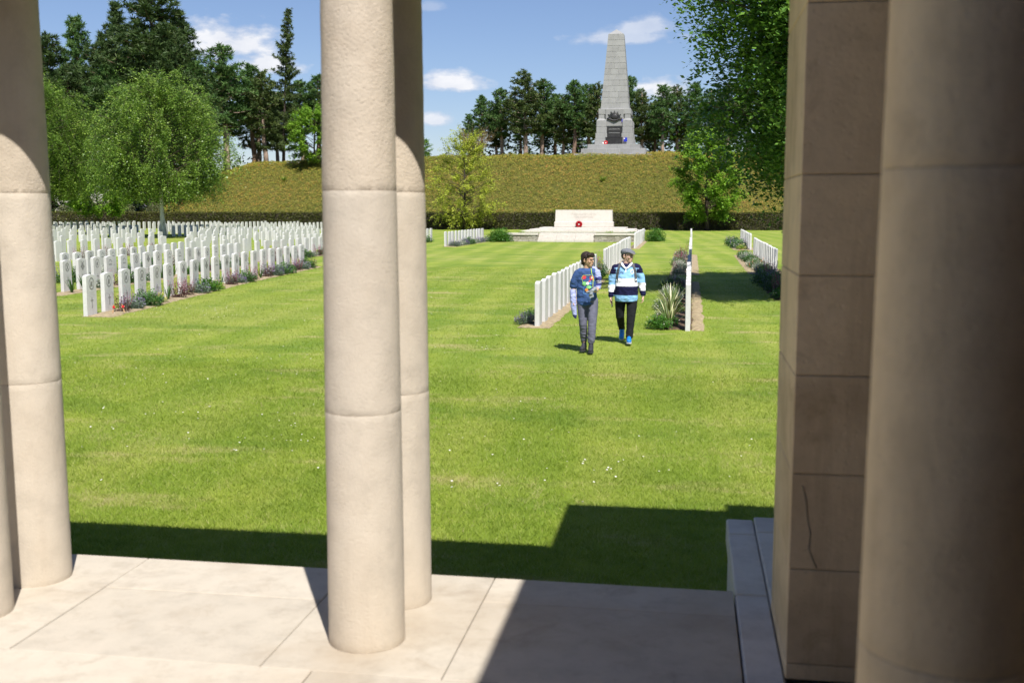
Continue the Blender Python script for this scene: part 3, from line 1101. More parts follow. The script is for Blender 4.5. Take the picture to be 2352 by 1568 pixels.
    flag = MB().box(-0.22, 0.22, -0.02, 0.0, 0.05, 0.55, 0.0)
    tribute('paper_flag', 'little blue flag propped against the foot of the obelisk', 'flag',
            [('cloth', flag, MAT['flag_blue']), ('stick', MB().tube([(-0.23, 0, 0), (-0.23, 0, 0.72)], 0.015, 6), MAT['wood_cross']),
             ('canton', MB().box(-0.2, -0.06, -0.03, -0.021, 0.35, 0.5), MAT['wreath_white'])], (-9.55 + 1.42, 139.5 - 2.62, BZ + 1.5))
    tribute('paper_flag', 'small blue flag fixed beside the badge of the obelisk', 'flag',
            [('cloth', MB().box(-0.1, 0.1, -0.02, 0, 0.0, 0.34), MAT['flag_blue']), ('stick', MB().tube([(-0.11, 0, -0.1), (-0.11, 0, 0.36)], 0.012, 6), MAT['wood_cross'])],
            (-9.55 + 1.0, 139.5 - 2.16, BZ + 3.95))
    def ring(r, w):
        m = MB()
        n = 14
        m.tube([(r * math.cos(2 * math.pi * k / n), 0, r * math.sin(2 * math.pi * k / n)) for k in range(n + 1)], w, 8)
        return m
    tribute('wreath', 'small red wreath at the foot of the obelisk tablet', 'wreath', [('flowers', ring(0.17, 0.08), MAT['poppy_red']), ('card', MB().box(-.07, .07, -.02, .02, -.07, .07), MAT['wreath_white'])],
            (-9.55 - 1.02, 139.5 - 2.62, BZ + 1.45))
    tribute('posy', 'white and red posy beside the obelisk tablet', 'posy', [('flowers', MB().ellipsoid((0, 0, 0.12), (0.13, 0.08, 0.12)), MAT['wreath_white']), ('ribbon', MB().ellipsoid((0.18, 0, 0.08), (0.1, 0.06, 0.07)), MAT['poppy_red'])],
            (-9.55 - 1.35, 139.5 - 2.62, BZ + 1.24))


plain('bronze_light', (0.07, 0.066, 0.065), 0.45, 0.2, 3, 0.4, 0.3)
make_obelisk()

# ------------------------------------------------------------------ memorial stone, its steps and dry-stone wall
def make_altar():
    AX = -8.45
    SX = -7.6
    t = empty('memorial_stone', (SX, 78.9, 0.93))
    tag(t, 'large pale memorial stone like an altar on steps before the hedge', 'memorial')
    m = MB()
    # very slightly curved faces, wider base
    m.box(-2.13, 2.13, -0.55, 0.55, 0.0, 0.40, 0.03)
    base = m.build('base', MAT['altar_stone'], t)
    m = MB()
    V = [(a * w, c * d, z) for (w, d, z) in ((2.06, 0.48, 0.401), (2.03, 0.45, 1.245)) for (a, c) in ((-1, -1), (1, -1), (1, 1), (-1, 1))]
    m.add(V, [(3, 2, 1, 0), (4, 5, 6, 7), (0, 1, 5, 4), (1, 2, 6, 5), (2, 3, 7, 6), (3, 0, 4, 7)])
    blk = m.build('block', MAT['altar_stone'], t)
    cu = bpy.data.curves.new('lettering', 'FONT')
    cu.body = 'THEIR NAME LIVETH\nFOR EVERMORE'
    cu.align_x = 'CENTER'
    cu.size = 0.20
    cu.space_line = 1.0
    tmp = bpy.data.objects.new('lettering', cu)
    C.objects.link(tmp)
    dg = bpy.context.evaluated_depsgraph_get()
    me = bpy.data.meshes.new_from_object(tmp.evaluated_get(dg))
    bpy.data.objects.remove(tmp)
    me.materials.clear()
    me.materials.append(MAT['altar_letter'])
    o = obj('lettering', me, blk, (0, -0.4715, 0.86))
    o.rotation_euler = (R(90 - 2), 0, 0)
    # wide steps round the stone
    s = empty('altar_steps', (SX, 78.9, 0.0))
    tag(s, 'broad pale steps under the memorial stone', 'steps')
    for (w, d, z0, z1) in [(4.35, 2.6, 0.60, 0.705), (3.75, 2.0, 0.706, 0.815), (3.1, 1.45, 0.816, 0.929)]:
        k = 5
        for i in range(k):
            a, b = -w + 2 * w * i / k, -w + 2 * w * (i + 1) / k
            MB().box(a + .004, b - .004, -d, d, z0, z1, 0.01).build('step_stone', MAT['altar_stone'], s)
    # grass platform behind the wall
    g = MB().box(AX - 4.35, AX + 5.3, 74.75, 84.2, -0.05, 0.575).build('grass_platform', MAT['lawn_grass'])
    tag(g, 'raised grass platform round the memorial stone', None, None, 'structure')
    # front stairs
    st = empty('entrance_stairs', (AX + 0.05, 74.1, 0))
    tag(st, 'pale stone stairs in the middle of the dry-stone wall', 'stairs')
    for k in range(4):
        z1 = 0.15 * (k + 1)
        for (a, b) in [(-1.93, -0.66), (-0.66, 0.64), (0.64, 1.93)]:
            MB().box(a + .004, b - .004, -0.12 + 0.3 * k - 0.15, 1.5, z1 - 0.149, z1, 0.008).build('stair_stone', MAT['altar_stone'], st)
    # two lengths of dry-stone wall with pale coping
    for (x0, x1, lab) in [(AX - 4.35, AX - 1.9, 'low dry-stone wall with pale coping beside the round green bush'), (AX + 1.99, AX + 5.3, 'low dry-stone wall with pale coping beside the near headstone row')]:
        w = empty('dry_stone_wall', ((x0 + x1) / 2, 74.45, 0))
        tag(w, lab, 'wall', 'dry-stone walls before the memorial stone')
        L = (x1 - x0) / 2
        MB().box(-L + .03, L - .03, -0.15, 0.22, 0, 0.44).build('core', MAT['mortar'], w)
        z = 0.0
        while z < 0.43:
            h = rnd.uniform(0.07, 0.115)
            h = min(h, 0.452 - z)
            x = -L
            while x < L - 0.05:
                d = min(rnd.uniform(0.22, 0.55), L - x)
                m = MB().box(-d / 2 + 0.006, d / 2 - 0.006, -0.03, 0.05, -h / 2 + 0.006, h / 2 - 0.006, 0.012)
                m.v = [(a + rnd.uniform(-.006, .006), b + rnd.uniform(-.008, .008), c + rnd.uniform(-.005, .005)) for a, b, c in m.v]
                m.build('wall_stone', MAT['drywall_stone'], w, loc=(x + d / 2, -0.185 + rnd.uniform(-.012, .012), z + h / 2))
                x += d
            z += h
            if z > 0.42:
                break
        for i in range(3):
            a, b = -L + 2 * L * i / 3, -L + 2 * L * (i + 1) / 3
            MB().box(a + .004, b - .004, -0.27, 0.32, 0.455, 0.60, 0.012).build('coping_stone', MAT['altar_stone'], w)
    # poppy wreath leaning on the stone
    wr = empty('poppy_wreath', (SX - 0.31, 78.22, 0.932))
    tag(wr, 'round red poppy wreath leaning on the memorial stone', 'wreath')
    V, T = [], []
    n = 900
    a = rng.random(n) * 2 * math.pi
    b = rng.random(n) * 2 * math.pi
    rr = 0.155 + 0.075 * np.cos(b)
    P = np.stack([rr * np.cos(a), -0.03 + 0.04 * np.sin(b), 0.225 + rr * np.sin(a) * 0.95], -1)
    V, F, T = leaf_quads(P, 0.06, rng.random(n), up=0.0, aspect=0.9)
    obj('poppies', mesh_np('poppies', V, F, MAT['poppy_red'], T), wr)
    m = MB()
    m.tube([(0.155 * math.cos(2 * math.pi * k / 18), 0, 0.225 + 0.15 * math.sin(2 * math.pi * k / 18)) for k in range(19)], 0.055, 8)
    m.build('ring', MAT['poppy_red'], wr, True)
    MB().box(-0.2, 0.2, -0.02, 0.02, 0.0, 0.05, 0.01).build('foot_bar', MAT['bark_dark'], wr)
    MB().lathe([(0.085, -0.012), (0.085, 0.012)], 20).build('centre_badge', MAT['wreath_white'], wr).matrix_local = Matrix.Translation((0, -0.02, 0.225)) @ Matrix.Rotation(R(90), 4, 'X')
    # small clumps of lady's mantle at the platform edge
    for (x, lab) in [(AX - 3.15, 'small yellow-green tuft on the wall coping near the bush'), (AX + 3.0, 'small yellow-green tuft on the wall coping near the headstones')]:
        n = 260
        P = rng.normal(0, 1, (n, 3)) * np.array([0.14, 0.1, 0.06])
        P[:, 2] = np.abs(P[:, 2])
        V, F, T = leaf_quads(P, 0.07, rng.random(n), up=0.5)
        o = obj('plant_tuft', mesh_np('plant_tuft', V, F, MAT['fern_leaf'], T), loc=(x, 74.75, 0.6))
        tag(o, lab, 'plant', 'tufts on the wall coping')


stone('altar_letter', (0.50, 0.455, 0.40), (0.44, 0.39, 0.33), pit=0.1, coarse=0.05)
make_altar()

# ------------------------------------------------------------------ headstones
HW, HH, HT = 0.445, 0.90, 0.092


def headstone_mesh(chamfer=True):
    top = []
    for k in range(9):
        a = -1 + 2 * k / 8
        top.append((HW / 2 * a, HH - 0.034 * a * a))
    poly = [(-HW / 2, -0.12)] + top + [(HW / 2, -0.12)]
    if not chamfer:
        return MB().prism(poly, -HT / 2, HT / 2).mesh('headstone', MAT['headstone_stone'])
    c = 0.006
    n = len(poly)
    cen = Vector((0, HH / 2))
    inner = [((x - math.copysign(c, x) if abs(x) > 0.2 else x), z - (c if z > 0.5 else 0)) for x, z in poly]
    V = [(x, -HT / 2, z) for x, z in inner] + [(x, -HT / 2 + c, z) for x, z in poly] + [(x, HT / 2 - c, z) for x, z in poly] + [(x, HT / 2, z) for x, z in inner]
    F = [tuple(range(n)), tuple(3 * n + k for k in range(n - 1, -1, -1))]
    for s in range(3):
        F += [(s * n + i, (s + 1) * n + i, (s + 1) * n + (i + 1) % n, s * n + (i + 1) % n) for i in range(n)]
    m = MB()
    m.add(V, F)
    return m.mesh('headstone', MAT['headstone_stone'])


HS_NEAR, HS_FAR = headstone_mesh(True), headstone_mesh(False)


def ring_mesh(name, r0, r1, y0, y1, n=22):
    m = MB()
    V, F = [], []
    for k in range(n):
        a = 2 * math.pi * k / n
        c, s = math.cos(a), math.sin(a) * 1.12
        V += [(r0 * c, y0, r0 * s), (r1 * c, y0, r1 * s), (r1 * c, y1, r1 * s), (r0 * c, y1, r0 * s)]
    for k in range(n):
        a, b = 4 * k, 4 * ((k + 1) % n)
        F += [(a, a + 1, b + 1, b), (a + 1, a + 2, b + 2, b + 1), (a + 3, a, b, b + 3)]
    m.add(V, F)
    return m


def carvings():
    """carved badge, cross and lettering lines as thin relief on the face"""
    y0, y1 = -HT / 2 - 0.004, -HT / 2 + 0.002
    out = {}
    m = ring_mesh('ring', 0.082, 0.097, y0, y1)
    m.add([(x, y0, z) for x, z in [(-0.05, -.02), (-0.02, 0.055), (0.01, 0.02), (0.05, 0.05), (0.03, -0.01), (0.045, -0.06), (0.0, -0.035), (-0.04, -0.065)]], [tuple(range(8))])
    out['fern'] = m.mesh('badge', MAT['carving'])
    m = MB()
    for (cx, cz, r) in [(0, 0.02, 0.05), (-0.055, -0.03, 0.032), (0.055, -0.03, 0.032), (0, -0.075, 0.036)]:
        m.add([(cx + r * math.cos(k * math.pi / 5), y0, cz + r * math.sin(k * math.pi / 5)) for k in range(10)], [tuple(range(10))])
    m.box(-0.075, -0.03, y0, y1, 0.075, 0.09)
    m.box(0.03, 0.075, y0, y1, 0.075, 0.09)
    out['rose'] = m.mesh('badge', MAT['carving'])
    m = ring_mesh('ring', 0.075, 0.088, y0, y1)
    for s in (-1, 1):
        m.add([(s * -0.055, y0, -0.06), (s * -0.04, y0, -0.07), (s * 0.055, y0, 0.06), (s * 0.04, y0, 0.07)], [(0, 1, 2, 3)])
    out['crossed'] = m.mesh('badge', MAT['carving'])
    m = MB()
    n = 12
    m.add([(0.075 * math.cos(math.pi * k / n), y0, 0.075 * math.sin(math.pi * k / n)) for k in range(n + 1)] + [(0.06 * math.cos(math.pi * k / n), y0, 0.06 * math.sin(math.pi * k / n)) for k in range(n, -1, -1)], [tuple(range(2 * n + 2))])
    m.box(-0.08, 0.08, y0, y1, -0.055, -0.035)
    out['arch'] = m.mesh('badge', MAT['carving'])
    m = MB()
    m.box(-0.011, 0.011, y0, y1, -0.11, 0.09)
    m.box(-0.052, -0.0115, y0, y1, 0.025, 0.045)
    m.box(0.0115, 0.052, y0, y1, 0.025, 0.045)
    out['cross'] = m.mesh('cross', MAT['carving'])
    m = MB()
    for k, w in enumerate((0.12, 0.085, 0.14, 0.10)):
        m.box(-w, w, y0 + 0.0025, y1, -0.035 * k, -0.035 * k + 0.013)
    out['text'] = m.mesh('lettering', MAT['carving_pale'])
    return out


stone('carving', (0.27, 0.265, 0.255), (0.22, 0.21, 0.2), pit=0.1, coarse=0.05, stain_amt=0.3)  # shadow in the cuts and weather stain put into one dark colour
stone('carving_pale', (0.58, 0.567, 0.545), (0.5, 0.48, 0.46), pit=0.1, coarse=0.05, stain_amt=0.3)
CARV = carvings()
N_STONES = 0


def row_stones(rowname, pts, spacing, facing, detail, label_fn, gaps=(), start=0, group='white war-grave headstones', turn=0.0):
    """stones along a polyline; facing +1: inscribed faces towards +x"""
    global N_STONES
    P = [Vector(p) for p in pts]
    out = []
    s, k = 0.0, 0
    seg = 0
    total = sum((b - a).length for a, b in zip(P[:-1], P[1:]))
    while s <= total + 1e-6:
        r = s
        for a, b in zip(P[:-1], P[1:]):
            L = (b - a).length
            if r <= L + 1e-6:
                p = a + (b - a) * (r / L)
                d = (b - a).normalized()
                break
            r -= L
        if not any(g0 <= p.y <= g1 for g0, g1 in gaps):
            ang = math.atan2(d.y, d.x) * 0.5 + R(90) * 0.5 + turn + R(rnd.uniform(-1.3, 1.3))
            rz = ang if facing > 0 else ang + math.pi
            near = detail and k < detail
            o = obj('headstone', HS_NEAR if near else HS_FAR, None, (p.x + rnd.uniform(-.012, .012), p.y + rnd.uniform(-.02, .02), rnd.uniform(-0.015, 0.01)))
            o.rotation_euler = (R(rnd.uniform(-.7, .7)), R(rnd.uniform(-.5, .5)), rz)
            tag(o, label_fn(k), 'headstone', group)
            if near:
                kind = ('fern', 'fern', 'fern', 'fern', 'fern', 'fern', 'rose', 'rose', 'rose', 'arch', 'rose', 'rose', 'crossed', 'crossed', 'crossed', 'arch', 'crossed', 'crossed', 'arch', 'arch')[(k + start) % 20] if rowname == 'front' else ('arch', 'fern', 'crossed', 'arch', 'rose')[(k * 7 + start) % 5]
                obj('badge', CARV[kind], o, (0, 0, 0.705)).scale = (1.2, 1, 1.2)
                obj('lettering', CARV['text'], o, (0, 0, 0.52))
                obj('cross', CARV['cross'], o, (0, 0, 0.30)).scale = (1.15, 1, 1.15)
            out.append(p.copy())
            k += 1
            N_STONES += 1
        s += spacing
    return out


def lab(fmt):
    return lambda k: fmt % nth(k)


ROWS = {}
ROWS['front'] = row_stones('front', [(-12.75, 21.45), (-13.35, 26), (-14.15, 32), (-14.95, 40.6)], 1.0, 1, 20,
                           lab('white headstone with carved badge, %s along the flower-edged front row'), turn=R(0))
ROWS['two'] = row_stones('two', [(-16.95, 26.6), (-17.45, 33), (-17.95, 39.1), (-18.45, 44.6), (-18.1, 52.5)], 0.90, 1, 16, lab('white headstone, %s visible along the second row of the birch plot'), [(42.2, 44.3)])
ROWS['three'] = row_stones('three', [(-19.5, 30.7), (-20.3, 37.2), (-21.2, 43), (-20.6, 50), (-20.6, 59.5)], 0.95, 1, 8, lab('white headstone, %s visible along the third row of the birch plot'), [(49.5, 51.5)])
ROWS['four'] = row_stones('four', [(-27.3, 42.6), (-27.1, 52), (-25.9, 56), (-25.9, 76)], 1.0, 1, 0, lab('white headstone, %s visible along the fourth row of the birch plot'), [(53, 54), (60, 61.5)])
ROWS['five'] = row_stones('five', [(-31.9, 50.4), (-32.1, 56), (-31.5, 60), (-31.2, 88)], 1.08, 1, 0, lab('white headstone, %s visible along the fifth row of the birch plot'), [(62, 66), (80, 81.5)])
ROWS['six'] = row_stones('six', [(-37.8, 59.5), (-37.3, 70), (-37.2, 108)], 1.15, 1, 0, lab('white headstone, %s visible along the sixth row of the birch plot'), [(71, 76), (86, 91.5)])
# the far rows against the hedge read as one pale mass: past the three hundred nearest they are one object
def far_rows():
    v0 = np.array([v.co[:] for v in HS_FAR.vertices])
    polys = [tuple(p.vertices) for p in HS_FAR.polygons]
    m = MB()
    for (x0, x1, y0, y1, sp, gaps) in [(-41.8, -41.6, 66.5, 112, 1.05, [(78, 83), (99, 102)]), (-46.2, -46.2, 73, 114.5, 1.05, [(86, 89)]), (-51.0, -51, 81, 113, 1.05, [(92, 97)]), (-56, -56.2, 88, 113, 1.1, [(99, 101)]),
                                       (-60.8, -61, 96, 113, 1.1, []), (-65.6, -66, 102.5, 113, 1.1, []), (-33.8, -33.9, 72, 96, 1.05, [(83, 86)]), (-23.6, -23.3, 48.5, 66, 1.0, [(57, 59)]), (-29.4, -29.2, 61, 83, 1.05, [(70, 72)])]:
        y = y0
        while y < y1:
            if not any(a <= y <= b for a, b in gaps):
                c, s_ = math.cos(R(90) + rnd.uniform(-.02, .02)), math.sin(R(90))
                x = x0 + (x1 - x0) * (y - y0) / (y1 - y0)
                P = np.stack([v0[:, 0] * c - v0[:, 1] * s_ + x, v0[:, 0] * s_ + v0[:, 1] * c + y, v0[:, 2] + rnd.uniform(-.02, .02)], -1)
                m.add(P, polys)
            y += sp
    o = m.build('headstones', MAT['headstone_stone'])
    tag(o, 'far mass of white headstones in rows running up to the hedge', 'headstones', None, 'stuff')


far_rows()
# rows either side of the grass walk the two people come down
ROWS['walk_a'] = row_stones('walk_a', [(-2.9, 20.95), (-2.9, 34.7)], 0.86, -1, 0, lab('white headstone seen from behind, %s in the row beside the boy'))
ROWS['walk_b'] = row_stones('walk_b', [(-2.93, 38.2), (-2.96, 54.6)], 1.02, -1, 0, lab('white headstone seen from behind, %s in the row behind the man'))
ROWS['walk_c'] = row_stones('walk_c', [(-3.1, 62.5), (-3.2, 77.2)], 1.1, -1, 0, lab('white headstone, %s in the far row ending near the dry-stone wall'))
ROWS['mid_a'] = row_stones('mid_a', [(0.0, 20.8), (0.0, 34.0)], 1.0, -1, 1, lab('white headstone seen edge-on, %s in the row behind the yucca'))
ROWS['mid_b'] = row_stones('mid_b', [(0.03, 38.2), (0.06, 54.0)], 1.5, -1, 0, lab('white headstone seen edge-on, %s in the middle row beyond the shade'))
ROWS['mid_c'] = row_stones('mid_c', [(0.1, 62.5), (0.1, 77)], 2.4, -1, 0, lab('white headstone seen edge-on, %s in the far middle row'))
ROWS['right_b'] = row_stones('right_b', [(3.02, 39.4), (3.1, 54)], 1.02, -1, 0, lab('white headstone, %s in the row below the hanging birch boughs'))
ROWS['right_c'] = row_stones('right_c', [(3.35, 61.6), (3.45, 76.5)], 1.15, -1, 0, lab('white headstone, %s in the far row under the maple'))
ROWS['altar_a'] = row_stones('altar_a', [(-14.5, 63.9), (-14.45, 75.4)], 0.95, 1, 0, lab('white headstone, %s in the short row beside the round green bush'))
ROWS['altar_b'] = row_stones('altar_b', [(-18.1, 68.0), (-18.1, 75.5)], 1.0, 1, 0, lab('white headstone, %s in the row just past the middle column'))
print('headstones', N_STONES)


# ------------------------------------------------------------------ soil strips along the rows
def soil_bed(name, pts, w0, w1, mat, label):
    """irregular strip between offsets w0..w1 (in x) of a polyline"""
    V, F = [], []
    P = [Vector(p) for p in pts]
    n = 0
    ph = rnd.random() * 40
    W = 6
    for a, b in zip(P[:-1], P[1:]):
        k = max(3, int((b - a).length / 0.12))
        for i in range(k + (1 if b is P[-1] else 0)):
            p = a + (b - a) * (i / k)
            e0 = w0 + 0.05 * mnoise.noise(Vector((p.y * 1.6, ph, 0))) + 0.02 * mnoise.noise(Vector((p.y * 6, ph, 3)))
            e1 = w1 + 0.05 * mnoise.noise(Vector((p.y * 1.6, ph, 7))) + 0.02 * mnoise.noise(Vector((p.y * 6, ph, 9)))
            first, last = n == 0, (b is P[-1] and i == k)
            for q in range(W + 1):
                t = q / W
                x = p.x + e0 + (e1 - e0) * t
                lift = 0.0 if first or last else math.sin(math.pi * t) ** 0.6
                V.append((x, p.y + (0.05 * mnoise.noise(Vector((x * 5, ph, 1))) if first or last else 0), 0.005 + 0.028 * lift + (0.012 * mnoise.noise(Vector((x * 7, p.y * 7, ph))) if lift else 0)))
            n += 1
    for i in range(n - 1):
        for q in range(W):
            a0, b0 = i * (W + 1) + q, (i + 1) * (W + 1) + q
            F.append((a0, a0 + 1, b0 + 1, b0))
    o = obj(name, mesh_np(name, np.array(V), np.array(F), mat, smooth=True))
    tag(o, label, None, None, 'structure')


soil_bed('soil_bed', [(-12.7, 21.2), (-13.35, 26), (-14.15, 32), (-14.95, 41.2)], -0.12, 0.62, MAT['soil'], 'bare soil strip along the front row')
soil_bed('soil_bed', [(-16.95, 26.2), (-17.45, 33), (-17.95, 42)], -0.12, 0.6, MAT['soil'], 'soil strip along the second row')
soil_bed('soil_bed', [(-18.5, 44.2), (-18.1, 53)], -0.12, 0.6, MAT['soil'], 'soil strip along the second row beyond its gap')
soil_bed('soil_bed', [(-2.9, 20.6), (-2.9, 35)], -0.38, 0.26, MAT['soil'], 'narrow soil strip beside the boy')
soil_bed('soil_bed', [(-2.93, 37.9), (-2.95, 55)], -0.38, 0.24, MAT['soil'], 'soil strip behind the man')
soil_bed('soil_bed', [(-3.1, 62), (-3.2, 77.5)], -0.38, 0.28, MAT['soil'], 'soil strip along the far walk row')
soil_bed('soil_bed', [(0.0, 20.72), (0.0, 34.4)], -0.62, 0.10, MAT['dark_soil'], 'dark soil strip under the yucca')
soil_bed('soil_bed', [(0.12, 20.62), (0.12, 34.4)], -0.04, 0.20, MAT['soil'], 'bare soil behind the yucca row')
soil_bed('soil_bed', [(0.03, 38), (0.06, 54.5)], -0.7, 0.32, MAT['soil'], 'soil strip along the middle row')
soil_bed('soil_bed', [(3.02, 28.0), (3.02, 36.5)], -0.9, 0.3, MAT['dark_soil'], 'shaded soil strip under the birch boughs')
soil_bed('soil_bed', [(3.02, 39), (3.1, 54.5)], -0.95, 0.3, MAT['soil'], 'soil strip below the hanging boughs')
soil_bed('soil_bed', [(3.35, 61.2), (3.45, 77)], -0.95, 0.3, MAT['soil'], 'soil strip under the maple')
soil_bed('soil_bed', [(-14.5, 63.5), (-14.45, 75.8)], -0.15, 0.7, MAT['soil'], 'soil strip beside the round bush')


# ------------------------------------------------------------------ flower-bed plants
def cushion(n, rx, ry, h, size, mat, tip_mat=None, tips=0, tip_size=0.03, stems=0.0, flop=0.4, tint0=0.0):
    """a leafy cushion with flower heads on its top, as (foliage, flowers) meshes"""
    u = rng.normal(size=(n, 3))
    u /= np.linalg.norm(u, axis=1, keepdims=True)
    u[:, 2] = np.abs(u[:, 2])
    r = rng.random(n) ** 0.45
    bump = 1 + 0.22 * np.sin(u[:, 0] * 7 + 1) * np.sin(u[:, 1] * 6 + u[:, 2] * 5)
    P = u * (r * bump)[:, None] * np.array([rx, ry, h])
    t = np.clip(tint0 + 0.2 + 0.5 * r * u[:, 2] + rng.normal(0, 0.18, n), 0, 1)
    V, F, T = leaf_quads(P, size * (0.6 + 0.8 * rng.random(n)), t, up=flop, aspect=0.45)
    fol = mesh_np('foliage', V, F, mat, T)
    flw = None
    if tips:
        u = rng.normal(size=(tips, 3))
        u /= np.linalg.norm(u, axis=1, keepdims=True)
        u[:, 2] = np.abs(u[:, 2]) * 0.9 + 0.1
        base = u * np.array([rx, ry, h]) * 0.85
        P = base + np.array([0, 0, 1]) * stems * rng.random((tips, 1)) + u * stems * 0.3
        V, F, T = leaf_quads(P, tip_size * (0.6 + 0.8 * rng.random(tips)), rng.random(tips), up=0.2, aspect=0.8)
        Q = []
        if stems > 0:
            k = tips // 3
            s = 0.004
            for a, b in zip(base[:k], P[:k]):
                Q += [a + [-s, 0, 0], a + [s, 0, 0], b + [s, 0, 0], b + [-s, 0, 0]]
            n0 = len(V)
            V = np.concatenate([V, np.array(Q)])
            F = np.concatenate([F, np.arange(n0, n0 + 4 * k).reshape(-1, 4)])
            T = np.concatenate([T, np.zeros(4 * k)])
        flw = mesh_np('flowers', V, F, tip_mat, T)
    return fol, flw


def blades(n, L, spread, w, mat):
    """sword leaves rising from one crown, each bent over a little"""
    V, F, T = [], [], []
    for k in range(n):
        a = rnd.random() * 2 * math.pi
        tilt = spread * (0.15 + 0.95 * rnd.random())
        l = L * rnd.uniform(0.65, 1.1)
        ww = w * rnd.uniform(0.7, 1.2)
        sx, sy = -math.sin(a) * ww, math.cos(a) * ww
        n0 = len(V)
        for j, (f, d, g) in enumerate(((0, 0, .7), (0.4, 0.30, 1), (0.75, 0.68, .7), (1.0, 1.05, .05))):
            rr = math.sin(tilt) * l * d + 0.02
            zz = math.cos(tilt) * l * f * (1 - 0.12 * f * tilt)
            V += [(math.cos(a) * rr - sx * g, math.sin(a) * rr - sy * g, zz), (math.cos(a) * rr + sx * g, math.sin(a) * rr + sy * g, zz)]
        for j in range(3):
            F.append((n0 + 2 * j, n0 + 2 * j + 1, n0 + 2 * j + 3, n0 + 2 * j + 2))
        edge = rnd.random()
        T += [edge] * 8
    return mesh_np('sword_leaves', np.array(V), np.array(F), mat, np.array(T))


PLANT = {
    'catmint': cushion(1000, 0.36, 0.32, 0.25, 0.055, MAT['greygreen_leaf'], MAT['purple_flower'], 190, 0.026, 0.14),
    'geranium': cushion(1000, 0.38, 0.34, 0.30, 0.070, MAT['bright_leaf'], MAT['white_flower'], 30, 0.028, 0.14),
    'leafy': cushion(1200, 0.42, 0.38, 0.36, 0.070, MAT['green_leaf'], MAT['purple_flower'], 60, 0.024, 0.26),
    'red': cushion(420, 0.25, 0.24, 0.40, 0.055, MAT['red_leaf'], MAT['pink_flower'], 70, 0.022, 0.30),
    'grey': cushion(800, 0.34, 0.32, 0.24, 0.055, MAT['greygreen_leaf'], MAT['white_flower'], 90, 0.026, 0.16),
    'gold': cushion(560, 0.28, 0.28, 0.20, 0.065, MAT['fern_leaf'], MAT['yellow_flower'], 46, 0.036, 0.10),
    'orange': cushion(800, 0.36, 0.36, 0.30, 0.070, MAT['green_leaf'], MAT['orange_flower'], 24, 0.045, 0.16),
    'bush': cushion(5200, 0.90, 0.80, 0.98, 0.10, MAT['bright_leaf'], None, 0, flop=0.3, tint0=0.05),
}
SWORDS = {'iris': blades(26, 0.42, 0.55, 0.012, MAT['green_leaf']), 'yucca': blades(34, 0.72, 0.95, 0.022, MAT['yucca_leaf'])}


def plant(kind, x, y, s, label, group, sz=None):
    t = empty({'catmint': 'catmint_clump', 'geranium': 'geranium_clump', 'leafy': 'leafy_clump', 'red': 'red_leaved_plant', 'grey': 'grey_leaved_plant', 'gold': 'golden_plant', 'orange': 'orange_flowered_plant',
               'bush': 'rounded_bush', 'iris': 'iris_clump', 'yucca': 'yucca'}[kind], (x, y, 0.03), rnd.random() * 6.3)
    t.scale = (s, s, sz or s)
    tag(t, label, 'plant' if kind != 'bush' else 'bush', group)
    if kind in SWORDS:
        obj('sword_leaves', SWORDS[kind], t)
    else:
        f, w = PLANT[kind]
        obj('foliage', f, t)
        if w is not None:
            obj('flowers', w, t)['kind'] = 'stuff'
    return t


LOOK = {'catmint': 'grey-green cushion with purple flower spikes', 'geranium': 'bright green leafy cushion', 'leafy': 'bushy green plant with thin flower stalks', 'red': 'dark red leaved plant',
        'grey': 'pale grey-green plant with white flowers', 'gold': 'yellow-green plant with pale yellow flowers', 'orange': 'green plant with orange flowers', 'iris': 'upright green sword-leaved clump', 'yucca': 'spiky variegated yucca'}


def front_x(y):
    return float(np.interp(y, [21.45, 26, 32, 40.6], [-12.75, -13.35, -14.15, -14.95]))


seq = ['red', 'catmint', 'leafy', 'gold', 'iris', 'red', 'red', 'catmint', 'geranium', 'gold', 'iris', 'red', 'catmint', 'leafy', 'red', 'iris', 'red', 'catmint', 'leafy', 'leafy', 'iris', 'red', 'catmint', 'leafy', 'red']
y = 22.35
for k, kd in enumerate(seq):
    s = {'leafy': 1.0, 'geranium': 1.15}.get(kd, 0.95) * rnd.uniform(0.85, 1.1)
    plant(kd, front_x(y) + 0.34 + rnd.uniform(-.06, .08), y, s, LOOK[kd] + ', %s plant along the front row' % nth(k), 'plants along the front row')
    y += rnd.uniform(0.66, 0.86)
for k in range(15):
    yy = 26.9 + k * 1.05 + rnd.uniform(-.2, .2)
    kd = rnd.choice(['red', 'leafy', 'iris', 'grey', 'red', 'yucca' if k == 1 else 'geranium', 'leafy'])
    plant(kd, float(np.interp(yy, [26.6, 33, 39.1, 44], [-16.95, -17.45, -17.95, -18.4])) + 0.4, yy, rnd.uniform(0.85, 1.15), LOOK[kd] + ', %s plant along the second row' % nth(k), 'plants along the second row')
for k in range(9):
    yy = 45 + k * 0.9
    kd = ['red', 'gold', 'iris', 'red', 'leafy', 'grey', 'red', 'leafy', 'iris'][k]
    plant(kd, -18.2 + 0.4, yy, rnd.uniform(0.9, 1.2), LOOK[kd] + ', %s plant past the gap of the second row' % nth(k), 'plants beyond the gap')
for k in range(6):
    yy = 31.2 + k * 2.3
    kd = rnd.choice(['red', 'leafy', 'grey'])
    plant(kd, float(np.interp(yy, [30.7, 37.2, 43], [-19.5, -20.3, -21.2])) + 0.4, yy, rnd.uniform(0.9, 1.2), LOOK[kd] + ', %s plant along the third row' % nth(k), 'plants along the third row')
for k in range(4):
    yy = 44.5 + k * 2.2
    plant('red', -27.2 + 0.4, yy, 1.15, LOOK['red'] + ', %s plant along the fourth row' % nth(k), 'plants along the fourth row')
